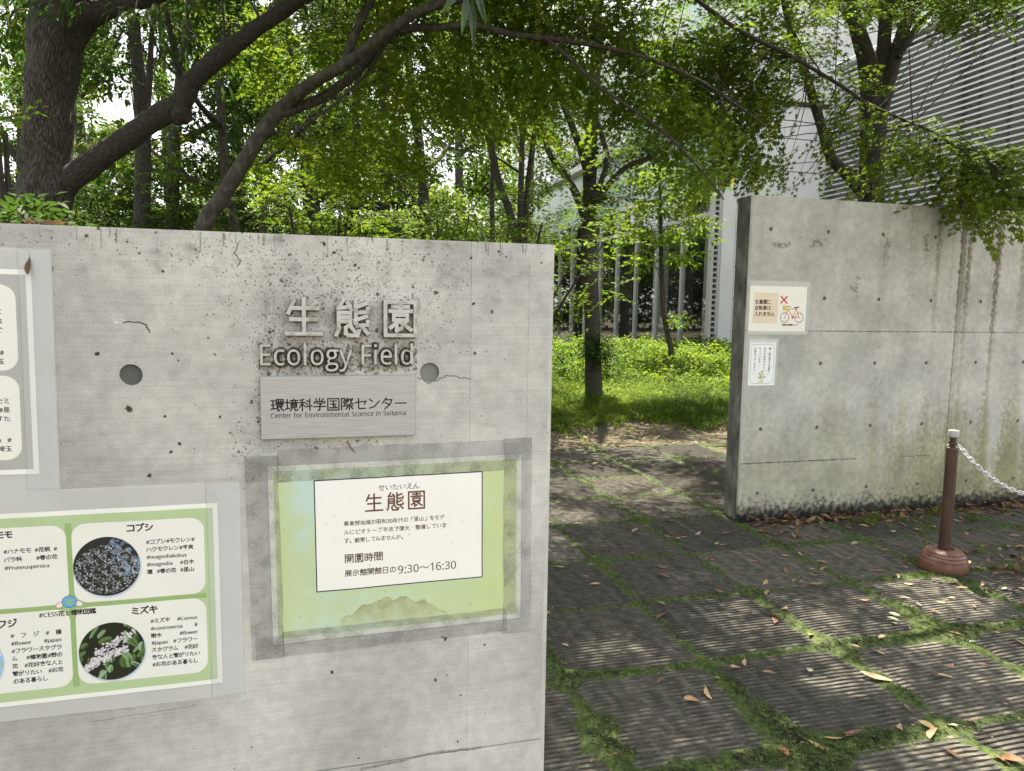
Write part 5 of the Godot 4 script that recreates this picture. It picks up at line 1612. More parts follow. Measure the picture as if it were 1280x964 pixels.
	# the wood behind: each tree its own trunk and crown
	var wood := [
		[-60, 9.0, 0.13, 9.0, "oval", 0, "dark evergreen at the left edge, behind the thick rough-barked tree"],
		[166, 8.6, 0.115, 8.5, "oval", 0, "dark upright trunk seen under the low bough, left above the wall"],
		[120, 15.0, 0.14, 11.0, "oval", 1, "bushy tree far behind the thick dark tree's right side"],
		[212, 11.5, 0.12, 10.0, "narrow", 0, "narrow-leaved tree behind the end of the low bough"],
		[292, 14.0, 0.15, 11.0, "oval", 1, "tall leafy tree between the low bough and the leaning maple"],
		[236, 23.0, 0.2, 13.0, "oval", 2, "pale green distant tree between the low bough and the leaning maple's foot"],
		[335, 9.5, 0.085, 7.5, "maple", 2, "small bright maple just right of the leaning maple's foot"],
		[392, 12.5, 0.12, 9.5, "oval", 0, "dark bushy tree right of the leaning maple"],
		[448, 17.5, 0.16, 12.0, "oval", 1, "tall tree behind the arching boughs, above the raised letters"],
		[478, 11.0, 0.10, 8.5, "oval", 0, "dark leafy tree above the last raised letter"],
		[540, 16.0, 0.15, 11.0, "oval", 2, "light green tree left of the slender stems"],
		[590, 24.0, 0.2, 13.0, "oval", 1, "distant tree seen between the slender stems"],
		[20, 20.0, 0.2, 13.0, "oval", 2, "distant pale tree at the left edge of the wood"],
		[400, 27.0, 0.22, 14.0, "oval", 2, "distant bright tree in the middle of the wood"],
		[660, 33.0, 0.24, 14.0, "oval", 1, "farthest tree, beside the end of the glass front"],
		[330, 36.0, 0.25, 15.0, "oval", 1, "farthest tree behind the leaning maple"],
		[-200, 16.0, 0.2, 12.0, "oval", 1, "tree outside the left edge of the wood"],
		[500, 38.0, 0.25, 15.0, "oval", 2, "farthest bright tree behind the arching boughs"],
		[100, 34.0, 0.25, 14.0, "oval", 0, "farthest tree behind the thick dark tree"],
	]
	for w in wood:
		var b := at(w[0], 400, w[1])
		b.y = -0.1
		var h: float = w[3]
		var lean := Vector3(rf(-0.7, 0.7), 0, rf(-0.4, 0.4))
		var q := [[b, w[2] * 1.3], [b + Vector3(0, h * 0.12, 0) + lean * 0.1, w[2]], [b + Vector3(0, h * 0.4, 0) + lean * 0.5 + Vector3(rf(-0.2, 0.2), 0, 0), w[2] * 0.75], [b + Vector3(0, h * 0.7, 0) + lean, w[2] * 0.45], [b + Vector3(0, h * 0.95, 0) + lean * 1.2, w[2] * 0.15]]
		o = thing("tree", w[6], "tree", Vector3(b.x, 0, b.z), "trees of the wood behind the wall")
		limb("trunk", o, q, M.dark_bark if w[5] == 0 else M.smooth_bark, 12, 0.12)
		var from := pts_of(q).slice(3)
		for k in 4:
			var f: Vector3 = from[rng.randi_range(1, 6)]
			var e := f + Vector3(rf(-1.6, 1.6), rf(0.6, 1.9), rf(-1.2, 1.2))
			var br := [[f, w[2] * 0.5], [f.lerp(e, 0.5) + Vector3(0, -0.15, 0), w[2] * 0.36], [e, w[2] * 0.18]]
			limb("branch", o, br, M.dark_bark, 7, 0.05)
			from += pts_of(br)
		cl = []
		var spread: float = 0.9 + h * 0.12
		for k in 15:
			var t := (k + rng.randf()) / 15.0
			var y := lerpf(1.2, h, pow(t, 0.9))
			var rr := spread * (0.55 + 0.6 * sin(PI * clampf(t * 0.85 + 0.12, 0, 1)))
			var a := rf(0, TAU)
			cl.append([b + lean * t + Vector3(cos(a) * rr * rf(0.2, 1.0), y, sin(a) * rr * rf(0.2, 1.0)), Vector3(rf(0.55, 1.0), rf(0.35, 0.7), rf(0.55, 1.0)) * (0.55 + h * 0.035), 32.0 + h * 2.3])
		var ta: Color = [DK, MD, MD][w[5]]
		var tb: Color = [MD, BR, YL][w[5]]
		crown(o, w[4], 0.085 if w[1] < 13.0 else 0.12 if w[1] < 20 else 0.16, cl, ta, tb, from, M.dark_bark, 0.010)

# ---------------------------------------------------------------- grass, weeds, shrubs
func low_plants() -> void:
	var nz := fnl(0.35, 90, 3)
	var xs := []
	var cs := []
	var weeds := []
	var wc := []
	for k in 13000:
		var z := rf(-22.0, -7.05)
		var x := rf(0.5, FX - 0.2)
		var q := nz.get_noise_2d(x, z)
		var edge := -7.25 - 0.75 * (0.5 + q) - 0.25 * sin(x * 2.1)
		if z > edge - 0.2 and rng.randf() < 0.93: continue
		if z > edge - 1.3 and rng.randf() < 0.6 * (z - edge + 1.3) / 1.3: continue
		var s := rf(0.6, 1.3) * clampf(0.45 + (edge - z) * 0.14, 0.35, 1.35)
		xs.append(Transform3D(Basis(Vector3.UP, rf(0, TAU)).scaled(Vector3(s * 1.2, s, s * 1.2)), Vector3(x, -0.03, z)))
		cs.append(Color(0.05, 0.10, 0.008).lerp(Color(0.155, 0.225, 0.022), clampf(0.42 + q * 1.3 + rf(-0.3, 0.3), 0, 1)))
	var g := many("grass", tuft_mesh(20, 0.26, 0.010, 0.11, 91, 0.9), M.grass, self, xs, cs)
	tag(g, "sunlit green grass of the clearing in front of the glass front", "grass", "", "stuff")
	# leafy weeds: low by the path, knee-high towards the building
	for k in 9000:
		var z := rf(-19.5, -7.2)
		var x := rf(1.2, FX - 0.15)
		var back := clampf((-z - 9.0) / 6.0, 0.0, 1.0)
		var q := nz.get_noise_2d(x * 1.7 + 30, z * 1.7)
		if q + rf(-0.3, 0.3) < 0.0 - back * 0.5: continue
		var s := lerpf(0.35, 1.15, back) * rf(0.7, 1.25)
		var y := rf(0.0, 0.10 + 0.36 * back) * (0.6 + 0.4 * back)
		weeds.append(Transform3D(Basis.from_euler(Vector3(rf(-0.9, 0.2), rf(0, TAU), rf(-0.3, 0.3))).scaled_local(Vector3.ONE * s), Vector3(x, y, z)))
		wc.append(Color(0.04, 0.09, 0.008).lerp(Color(0.175, 0.255, 0.022), clampf(rng.randf() * 0.85 + back * 0.25 + q * 0.9, 0, 1)))
	g = many("undergrowth", spray_of("oval", 0.085), M.leaf, self, weeds, wc)
	tag(g, "bright leafy weeds growing up to the foot of the glass front", "undergrowth", "", "stuff")
	# ferns and herbs of the shaded wood floor, behind the near wall
	weeds = []
	wc = []
	for k in 3200:
		var z := rf(-26.0, -2.2)
		var x := rf(-16.0, 0.1) + maxf(0.0, -z - 7.5) * 0.2
		weeds.append(Transform3D(Basis.from_euler(Vector3(rf(-0.9, 0.1), rf(0, TAU), rf(-0.3, 0.3))).scaled_local(Vector3.ONE * rf(0.6, 1.5)), Vector3(x, rf(0.0, 0.3), z)))
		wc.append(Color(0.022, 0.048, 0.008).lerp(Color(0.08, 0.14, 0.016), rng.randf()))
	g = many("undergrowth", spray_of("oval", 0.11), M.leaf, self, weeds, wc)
	tag(g, "dark herbs covering the shaded wood floor behind the low wall", "undergrowth", "", "stuff")
	# shrubs
	var shrubs := [
		[712, 300, 8.2, 0.75, 1.15, 0.7, "maple", BR, YL, 110, "bright maple shrub behind the right end of the low wall"],
		[560, 285, 8.6, 0.9, 0.42, 0.6, "maple", BR, YL, 90, "low bright maple shrub showing over the wall, left of the slender stems"],
		[715, 460, 13.5, 0.9, 0.5, 0.7, "oval", MD, BR, 120, "dense green bush on the lawn, left of the straight tree"],
		[30, 268, 2.2, 0.10, 0.03, 0.12, "oval", DK, MD, 12, "broad-leaved plant peeping over the wall at the foot of the dark tree"],
		[4, 165, 4.0, 0.10, 0.12, 0.2, "oval", MD, BR, 6, "yellow-green twig at the left edge, beside the dark trunk"],
		[400, 262, 7.5, 0.7, 0.28, 0.5, "maple", MD, YL, 60, "low maple shrub showing over the wall right of the leaning trunk"],
		[620, 285, 12.0, 1.5, 0.6, 0.8, "oval", DK, MD, 130, "dark round bush behind the slender stems"],
		[350, 270, 13.0, 1.4, 0.7, 0.9, "oval", DK, MD, 130, "dark bush behind the leaning maple's foot"],
		[150, 265, 12.0, 1.3, 0.5, 0.9, "oval", DK, BR, 110, "bush behind the foot of the low bough"],
	]
	for s in shrubs:
		var c := at(s[0], s[1], s[2])
		var o := thing("shrub", s[10], "shrub", Vector3(c.x, 0, c.z))
		var from := []
		for k in 4:
			var e: Vector3 = c + inball() * Vector3(s[3], s[4], s[5]) * 0.6
			var r0: float = clampf(0.006 * s[2] * 0.5, 0.004, 0.02)
			var q := [[Vector3(c.x + rf(-0.1, 0.1) - (0.62 if s[0] == 712 else 0.0), -0.1, c.z + rf(-0.1, 0.1)), r0 * 1.5], [Vector3(lerpf(c.x, e.x, 0.4) - (0.4 if s[0] == 712 else 0.0), e.y * 0.55, lerpf(c.z, e.z, 0.4)), r0], [e, r0 * 0.5]]
			limb("stem", o, q, M.dark_bark, 6)
			from.append(e)
		var xs2 := []
		var cs2 := []
		var lf: float = 0.045 if s[2] < 3 else 0.07 if s[2] < 5 else 0.085
		for k in int(s[9]):
			var v := inball()
			var out := Vector3(v.x, absf(v.y) * 0.4 + 0.1, v.z).normalized()
			var side := Vector3.UP.cross(out).normalized()
			var b := Basis(side, out.cross(side).normalized(), out) * Basis.from_euler(Vector3(rf(-0.2, 0.4), rf(-0.6, 0.6), rf(-0.3, 0.3)))
			xs2.append(Transform3D(b.scaled_local(Vector3.ONE * rf(0.75, 1.2)), c - o.position + v * Vector3(s[3], s[4], s[5]) - out * lf * 1.5))
			cs2.append((s[7] as Color).lerp(s[8], rng.randf()))
		many("foliage", spray_of(s[6], lf), M.leaf, o, xs2, cs2)
	# a twig of long leaves that hangs into the top of the view
	var tip := at(585, -14, 2.3)
	var tw := thing("hanging_twig", "near twig of long dark hanging leaves at the top, in front of the boughs", "twig", tip)
	limb("stem", tw, [[tip + Vector3(-0.12, 0.30, -0.05), 0.005], [tip + Vector3(-0.04, 0.12, -0.02), 0.004], [tip, 0.0025]], M.dark_bark, 6)
	for l in [[-0.008, -0.02, 0.03, 0.135, -0.12], [0.012, -0.03, 0.0, 0.15, 0.06], [0.02, -0.015, 0.02, 0.10, 0.5], [-0.02, 0.0, 0.0, 0.10, -0.7], [0.012, 0.0, 0.05, 0.11, 0.25]]:
		var st := begin()
		oval_leaf(st, Vector3.ZERO, Basis(), l[3], 0.026)
		var lm := leaf_mat(0.5, 0.4)
		lm.vertex_color_use_as_albedo = false
		lm.albedo_color = lin(0.012, 0.032, 0.008)
		lm.backlight = lin(0.018, 0.045, 0.006)
		obj("leaf", done(st), lm, tw, Vector3(l[0], l[1], l[2]), Basis.from_euler(Vector3(0, rf(-0.8, 0.8), 0)) * Basis(Vector3.FORWARD, -l[4]) * Basis(Vector3.RIGHT, PI / 2 - 0.1))

# ---------------------------------------------------------------- letters, plate and posters on the near wall
func bar(st: SurfaceTool, a: Vector2, b: Vector2, w: float, z0: float, z1: float) -> void:
	var d := (b - a).normalized()
	a -= d * w * 0.5
	b += d * w * 0.5
	var n := Vector2(-d.y, d.x) * w * 0.5
	var c := 0.0008
	var m := Vector2(-d.y, d.x) * (w * 0.5 - c)
	var p := [a - n, b - n, b + n, a + n]
	var q := [a + d * c - m, b - d * c - m, b - d * c + m, a + d * c + m]
	var v := func(s: Vector2, z: float) -> Vector3: return Vector3(s.x, s.y, z)
	quad(st, v.call(q[3], z1), v.call(q[2], z1), v.call(q[1], z1), v.call(q[0], z1))
	for k in 4:
		var k2 := (k + 1) % 4
		quad(st, v.call(q[k], z1), v.call(q[k2], z1), v.call(p[k2], z1 - c), v.call(p[k], z1 - c))
		quad(st, v.call(p[k], z1 - c), v.call(p[k2], z1 - c), v.call(p[k2], z0), v.call(p[k], z0))

func tape(parent: Node, x0: float, y0: float, x1: float, y1: float, z: float, m: Material, called := "tape_strip") -> void:
	# a strip with a ragged, slightly lifted edge; coordinates relative to its parent
	var st := begin()
	var nx := maxi(2, int((x1 - x0) / 0.02))
	var ny := maxi(2, int((y1 - y0) / 0.02))
	var n := fnl(30.0, int(x0 * 1000) + int(y0 * 777), 2)
	var gx := [x0, x0 + 0.0016]
	for i in range(1, nx): gx.append(lerpf(x0, x1, float(i) / nx))
	gx.append_array([x1 - 0.0016, x1])
	var gy := [y0, y0 + 0.0016]
	for j in range(1, ny): gy.append(lerpf(y0, y1, float(j) / ny))
	gy.append_array([y1 - 0.0016, y1])
	nx = gx.size() - 1
	ny = gy.size() - 1
	var pt := func(i: int, j: int) -> Vector3:
		var x: float = gx[i]
		var y: float = gy[j]
		if i == 0 or i == nx: x += n.get_noise_1d(y * 8.0) * 0.0016
		if j == 0 or j == ny: y += n.get_noise_1d(x * 8.0) * 0.0016
		return Vector3(x, y, z + ripple(x, y) + 0.0003 * n.get_noise_2d(x * 2, y * 2))
	for j in ny:
		for i in nx:
			for c in [[i, j + 1], [i + 1, j + 1], [i + 1, j], [i, j + 1], [i + 1, j], [i, j]]:
				var rim: bool = c[0] == 0 or c[0] == nx or c[1] == 0 or c[1] == ny   # grime sticks to the edge
				st.set_color(Color(0.28, 0.27, 0.24) if rim else Color.WHITE)
				st.set_uv(Vector2((gx[c[0]] - x0) * 5.0, (y1 - gy[c[1]]) * 5.0))
				st.add_vertex(pt.call(c[0], c[1]))
	obj(called, done(st), m, parent)

func sheet(parent: Node, x0: float, y0: float, x1: float, y1: float, z: float, m: Material, called := "printed_sheet") -> void:
	var st := begin()
	var nx := maxi(1, int((x1 - x0) / 0.012))
	var ny := maxi(1, int((y1 - y0) / 0.012))
	st.set_smooth_group(0)
	for j in ny:
		for i in nx:
			var c := []
			for e in [[i, j], [i + 1, j + 1]]: c.append(Vector2(lerpf(x0, x1, float(e[0]) / nx), lerpf(y1, y0, float(e[1]) / ny)))
			var pt := func(x: float, y: float) -> Vector3: return Vector3(x, y, z + (0.0 if called == "plate_face" else ripple(x, y)))
			quad(st, pt.call(c[0].x, c[0].y), pt.call(c[1].x, c[0].y), pt.call(c[1].x, c[1].y), pt.call(c[0].x, c[1].y), Vector2(float(i) / nx, float(j) / ny), Vector2(float(i + 1) / nx, float(j + 1) / ny))
	obj(called, done(st), m, parent)

var wave: FastNoiseLite
func ripple(x: float, y: float) -> float:   # laminated sheets never lie quite flat
	if wave == null: wave = fnl(9.0, 180, 2)
	return 0.0009 + 0.0011 * wave.get_noise_2d(x, y * 0.8)

func printed(t: Texture2D, rough := 0.24) -> StandardMaterial3D:
	var m := mat(Color(0.97, 0.97, 0.97), rough)
	m.albedo_texture = t
	m.texture_repeat = false
	return m

func film_mat(c: Color, a: float) -> StandardMaterial3D:
	var m := mat(Color(c.r, c.g, c.b, a), 0.35)
	m.transparency = BaseMaterial3D.TRANSPARENCY_ALPHA
	m.vertex_color_use_as_albedo = true
	return m

func wall_signs() -> void:
	var steel := mat(lin(0.50, 0.49, 0.465), 0.45, 0.3)
	steel.albedo_texture = noise_tex(256, 0.03, 130, [0.0, 0.35, 0.7, 1.0], [lin(0.5, 0.47, 0.4), lin(0.85, 0.84, 0.8), Color.WHITE, Color.WHITE], 4)
	triplanar(steel, Vector3.ONE * 6.0)
	# the raised name, one letter at a time
	var spots := {"生": [-0.0535, 0.0605], "態": [0.0212, 0.0605], "園": [0.0972, 0.0600]}
	var says := {"生": "first large raised metal character of the name, above the small letters", "態": "middle large raised metal character of the name", "園": "last large raised metal character of the name, boxed in a square"}
	for ch in spots:
		var o := thing("raised_character", says[ch], "sign letter", Vector3(spots[ch][0], 1.3725, LZ), "raised letters of the name on the low wall")
		var st := begin()
		var lift := 0.0
		for s in glyph(ch):
			for k in s.size() - 1:
				var e: float = spots[ch][1]
				bar(st, Vector2(s[k].x, 0.985 - s[k].y) * e, Vector2(s[k + 1].x, 0.985 - s[k + 1].y) * e, 0.0066, 0.0005, 0.0125 + lift)
				lift += 0.00004
		obj("character_body", done(st), steel, o)
	var word := "Ecology Field"
	var full := latin_width(word)
	var e := 0.2445 / full
	var tell := ["large E, first of the small raised words", "c after the large E", "o between c and l", "l in the middle of the first raised word", "second o of the first raised word, before g", "g with a tail", "y that ends the first raised word", "", "large F that starts the second raised word", "i after the large F", "e in the second raised word", "l near the end of the second raised word", "d that ends the second raised word, stained brown"]
	for k in word.length():
		if word[k] == " ": continue
		var x := (latin_width(word.substr(0, k + 1)) - latin_width(word[k])) * e
		var m := latin(word[k], 0.010 / (0.032 / 0.714))
		var f := 0.032 / 0.714
		var o := obj("raised_letter", m, steel, self, Vector3(-0.0935 + x, 1.3273 - latin_base() * f, LZ + 0.0055), Basis.from_scale(Vector3(e, f, f)))
		tag(o, "raised metal letter " + tell[k], "sign letter", "raised letters of the name on the low wall")
	# the steel plate
	var p := thing("name_plate", "brushed steel plate with black lettering under the raised letters", "sign", Vector3(-0.0908, 1.2095, LZ))
	var pm := mat(lin(0.34, 0.34, 0.33), 0.42, 0.4)
	var st := begin()
	bevel_box(st, Vector3(0.1215, 0.050, 0.0050), Vector3(0.243, 0.100, 0.0090), 0.0007)
	obj("plate_body", done(st), pm, p)
	var face := printed(plate_texture(), 0.36)
	face.metallic = 0.25
	face.albedo_color = Color(0.79, 0.79, 0.785)
	sheet(p, 0.0008, 0.0008, 0.2422, 0.0992, 0.0099, face, "plate_face")
	# the main poster, held by four strips of dirty repair tape
	var po := thing("poster", "laminated green poster with opening hours on a white panel, taped under the steel plate", "poster", Vector3(0, 0, LZ))
	po.rotation.z = 0.010
	po.position += Vector3(0.011, -0.0013, 0)
	sheet(po, -0.092, 0.862, 0.352, 1.188, 0.0012, film_mat(Color(0.88, 0.89, 0.88), 0.35), "laminate")
	sheet(po, -0.082, 0.870, 0.338, 1.167, 0.0016, printed(poster_main()))
	var tm := []
	for k in 3:
		var m := mat(Color(0.9, 0.9, 0.9), 0.6)
		m.albedo_texture = tape_texture(200 + k)
		m.transparency = BaseMaterial3D.TRANSPARENCY_ALPHA
		m.vertex_color_use_as_albedo = true
		if k > 0: m.albedo_color = Color(0.90, 0.90, 0.89)
		tm.append(m)
	tape(po, -0.067, 1.1405, 0.3057, 1.1935, 0.0022, tm[0])
	tape(po, -0.067, 0.8485, 0.3127, 0.8905, 0.0023, tm[1])
	tape(po, -0.1155, 0.8465, -0.0655, 1.1845, 0.0027, tm[2])
	tape(po, 0.3062, 0.8440, 0.3565, 1.1965, 0.0028, tm[0])
	# corner patches, darker where the tape is doubled
	tape(po, -0.1150, 1.1450, -0.0660, 1.1830, 0.0032, tm[1])
	tape(po, -0.1090, 0.8480, -0.0655, 0.8850, 0.0033, tm[1])
	tape(po, 0.3080, 1.1560, 0.3550, 1.1950, 0.0033, tm[2])
	# the two card posters at the left
	var clear := film_mat(Color(0.90, 0.905, 0.90), 0.5)
	po = thing("poster", "laminated green-edged plant poster with two round flower pictures, lower left", "poster", Vector3(0, 0, LZ))
	sheet(po, -0.622, 0.789, -0.1245, 1.143, 0.0011, clear, "laminate")
	sheet(po, -0.5785, 0.8125, -0.1585, 1.110, 0.0015, printed(card_poster(false)))
	tape(po, -0.175, 0.790, -0.1250, 1.1415, 0.0019, film_mat(Color(0.88, 0.89, 0.89), 0.30))
	po = thing("poster", "faded grey poster with rounded cards at the left edge, above the plant poster", "poster", Vector3(0, 0, LZ))
	po.rotation.z = -0.012
	po.position += Vector3(-0.016, -0.0045, 0)
	sheet(po, -0.86, 1.142, -0.3735, 1.496, 0.0010, clear, "laminate")
	sheet(po, -0.82, 1.1675, -0.4005, 1.4655, 0.0014, printed(card_poster(true)))
	tape(po, -0.417, 1.143, -0.374, 1.495, 0.0018, film_mat(Color(0.88, 0.89, 0.89), 0.30))
	# small things: a pine needle on the poster, leaf scraps on the coping and the tape
	var brown := mat(lin(0.13, 0.07, 0.035), 0.8)
	var nd := begin()
	tube(nd, [[Vector3(0, 0, 0), 0.0007], [Vector3(0.006, -0.011, 0.001), 0.0010], [Vector3(0.0135, -0.020, 0.0005), 0.0006]], 5)
	tag(obj("twig_scrap", done(nd), brown, self, Vector3(0.0408, 1.2025, LZ + 0.0055)), "thin brown twig scrap stuck across the main poster's upper tape", "twig")
	var ch := begin()
	dry_leaf(ch, 0.026, 0.011, 0.5, 77)
	tag(obj("leaf_scrap", done(ch), brown, self, Vector3(-0.3985, 1.470, LZ + 0.006), Basis.from_euler(Vector3(1.2, 0, 0.5))), "brown leaf scrap on the corner of the faded poster", "leaf")
	for s in [[128, 276, 0.05, 0.3, "curled brown leaf scrap lying on the low wall's coping"], [146, 277, 0.045, 1.6, "darker brown leaf scrap beside the curled one on the low wall's coping"]]:
		var q := at(s[0], s[1], 1.45)
		var l := begin()
		dry_leaf(l, s[2], 0.02, 0.9, int(s[0]))
		tag(obj("leaf_scrap", done(l), mat(lin(0.11, 0.045, 0.022), 0.8), self, Vector3(q.x, 1.536, LZ - 0.06), Basis(Vector3.UP, s[3])), s[4], "leaf")

# ---------------------------------------------------------------- signs on the far wall, the barrier
func far_wall_signs() -> void:
	var clear := film_mat(Color(0.88, 0.89, 0.88), 0.45)
	var o := thing("sign", "white sheet with a crossed-out bicycle, upper of the two on the tall wall", "sign", Vector3(2.770, 1.294, RZ))
	sheet(o, -0.006, -0.022, 0.470, 0.340, 0.0012, clear, "laminate")
	sheet(o, 0.005, 0.0, 0.445, 0.307, 0.0018, printed(no_cycling_sign()))
	tape(o, 0.0, 0.305, 0.468, 0.338, 0.0024, film_mat(Color(0.92, 0.91, 0.88), 0.45))
	tape(o, -0.004, -0.020, 0.462, 0.004, 0.0024, film_mat(Color(0.92, 0.91, 0.88), 0.45))
	o = thing("sign", "small white sheet of upright writing in a rounded frame, below the bicycle sign", "sign", Vector3(2.788, 0.929, RZ))
	sheet(o, -0.004, -0.008, 0.225, 0.318, 0.0012, clear, "laminate")
	sheet(o, 0.003, 0.0, 0.208, 0.300, 0.0018, printed(wildlife_sign()))
	tape(o, -0.004, 0.290, 0.222, 0.318, 0.0024, film_mat(Color(0.94, 0.94, 0.93), 0.5))

const POST := Vector3(3.380, 0.0, -3.165)
const POST2 := Vector3(4.95, 0.0, -3.26)

func post_thing(label: String, where: Vector3) -> void:
	var brown := mat(lin(0.075, 0.036, 0.023), 0.45)
	brown.albedo_texture = noise_tex(256, 0.02, 141, [0.0, 0.4, 0.75, 1.0], [lin(0.42, 0.42, 0.42), lin(0.7, 0.7, 0.7), lin(0.9, 0.9, 0.9), Color.WHITE], 5)
	triplanar(brown, Vector3(5, 1.5, 5), Vector3.ZERO)
	var clay := mat(lin(0.155, 0.070, 0.045), 0.38)
	clay.albedo_texture = noise_tex(256, 0.02, 140, [0.0, 0.5, 1.0], [lin(0.45, 0.42, 0.38), lin(0.85, 0.82, 0.8), Color.WHITE], 5)
	triplanar(clay, Vector3.ONE * 4.0, Vector3.ZERO)
	var white := mat(lin(0.36, 0.35, 0.32), 0.45)
	var o := thing("barrier_post", label, "barrier post", where, "barrier posts of the chain")
	var st := begin()
	lathe(st, [Vector2(0.0, -0.004), Vector2(0.117, -0.004), Vector2(0.1245, 0.004), Vector2(0.1265, 0.020), Vector2(0.1250, 0.042), Vector2(0.1205, 0.060), Vector2(0.1155, 0.0625), Vector2(0.1155, 0.066), Vector2(0.1175, 0.067), Vector2(0.1130, 0.080), Vector2(0.1075, 0.0825), Vector2(0.1075, 0.086), Vector2(0.1085, 0.087), Vector2(0.1020, 0.098), Vector2(0.0960, 0.100), Vector2(0.0960, 0.1035), Vector2(0.0965, 0.1045), Vector2(0.0840, 0.114), Vector2(0.066, 0.120), Vector2(0.050, 0.121), Vector2(0.046, 0.112), Vector2(0.0, 0.110)], 48)
	obj("weighted_base", done(st), clay, o)
	st = begin()
	lathe(st, [Vector2(0.0, 0.10), Vector2(0.0305, 0.10), Vector2(0.0305, 0.688), Vector2(0.0275, 0.694), Vector2(0.0, 0.694)], 28)
	obj("pole", done(st), brown, o)
	st = begin()
	lathe(st, [Vector2(0.0, 0.69), Vector2(0.016, 0.69), Vector2(0.016, 0.708), Vector2(0.022, 0.712), Vector2(0.022, 0.722), Vector2(0.015, 0.727), Vector2(0.017, 0.746), Vector2(0.023, 0.752), Vector2(0.0, 0.752)], 24)
	obj("neck", done(st), brown, o)
	st = begin()
	lathe(st, [Vector2(0.0, 0.750), Vector2(0.026, 0.752), Vector2(0.0285, 0.757), Vector2(0.0285, 0.784), Vector2(0.0265, 0.790), Vector2(0.0, 0.792)], 24)
	obj("cap", done(st), white, o)
	for s in [-1.0, 1.0]:
		st = begin()
		var q := []
		for k in 9:
			var a := PI * 1.4 * k / 8.0 - 0.6
			q.append([Vector3(s * (0.028 + 0.010 * sin(a)), 0.712 - 0.010 + 0.010 * cos(a), 0), 0.003])
		tube(st, q, 6)
		obj("hook", done(st), white, o)

func barrier() -> void:
	post_thing("brown barrier post on a round clay-coloured base, white cap, chain to its right", POST)
	post_thing("second brown barrier post, at the other end of the white chain", POST2)
	# one link: a racetrack of round section
	var st := begin()
	var q := []
	var ln := 0.032
	var wd := 0.0105
	for k in 17:
		var a := TAU * k / 16.0
		var x := cos(a) * wd + (ln * 0.5 if cos(a) > 0.01 else -ln * 0.5 if cos(a) < -0.01 else 0.0)
		q.append([Vector3(x, sin(a) * wd, 0), 0.0034])
	tube(st, q, 7, 0.0, null, false)
	var link := done(st)
	var white := mat(lin(0.72, 0.71, 0.74), 0.4)
	var a := POST + Vector3(0.042, 0.702, 0)
	var b := POST2 + Vector3(-0.042, 0.702, 0)
	var o := thing("chain", "white plastic chain sagging to the right from the barrier post", "chain", a)
	# parabola walked in equal steps
	var f := func(t: float) -> Vector3: return a.lerp(b, t) - Vector3(0, 4.0 * 0.335 * t * (1.0 - t), 0)
	var t := 0.0
	var k := 0
	while t < 1.0:
		var p: Vector3 = f.call(t)
		var t2 := t
		while t2 < 1.02 and (f.call(t2) - p).length() < 0.0385: t2 += 0.0005
		var p2: Vector3 = f.call(t2)
		var d := (p2 - p).normalized()
		var side := d.cross(Vector3(0, 0, 1)).normalized()
		var bs := Basis(d, -side, d.cross(-side)) * Basis(Vector3.RIGHT, (0.35 if k % 2 else 1.75) + rf(-0.15, 0.15))
		obj("link", link, white, o, (p + p2) * 0.5 - a, bs)
		t = t2
		k += 1

# ---------------------------------------------------------------- fallen leaves
func dry_leaf(st: SurfaceTool, long: float, wide: float, curl: float, seed_: int) -> void:
	var r := RandomNumberGenerator.new()
	r.seed = seed_
	var tw := r.randf_range(-0.6, 0.6)
	var sk := r.randf_range(-0.15, 0.15)
	var nx := 4
	var nl := 7
	var pt := func(i: int, j: int) -> Vector3:
		var t := float(j) / nl
		var u := (float(i) / nx - 0.5) * 2.0
		var w := wide * 0.5 * pow(sin(PI * clampf(t * 0.96 + 0.02, 0, 1)), 0.8) * (1.0 + 0.25 * (0.5 - t))
		var x := u * w + sk * long * sin(PI * t)
		var y := curl * (0.45 * w * u * u + 0.35 * long * (t - 0.5) * (t - 0.5)) + tw * u * w * (t - 0.5)
		return Vector3(x, y + 0.0012, (t - 0.5) * long)
	st.set_smooth_group(0)
	for j in nl:
		for i in nx: quad(st, pt.call(i, j), pt.call(i + 1, j), pt.call(i + 1, j + 1), pt.call(i, j + 1))
	var q := []
	for k in 4: q.append([Vector3(sk * long * 0.1 * k, 0.0015 + 0.001 * k, -long * 0.5 - 0.004 * k), 0.0007])
	tube(st, q, 4)

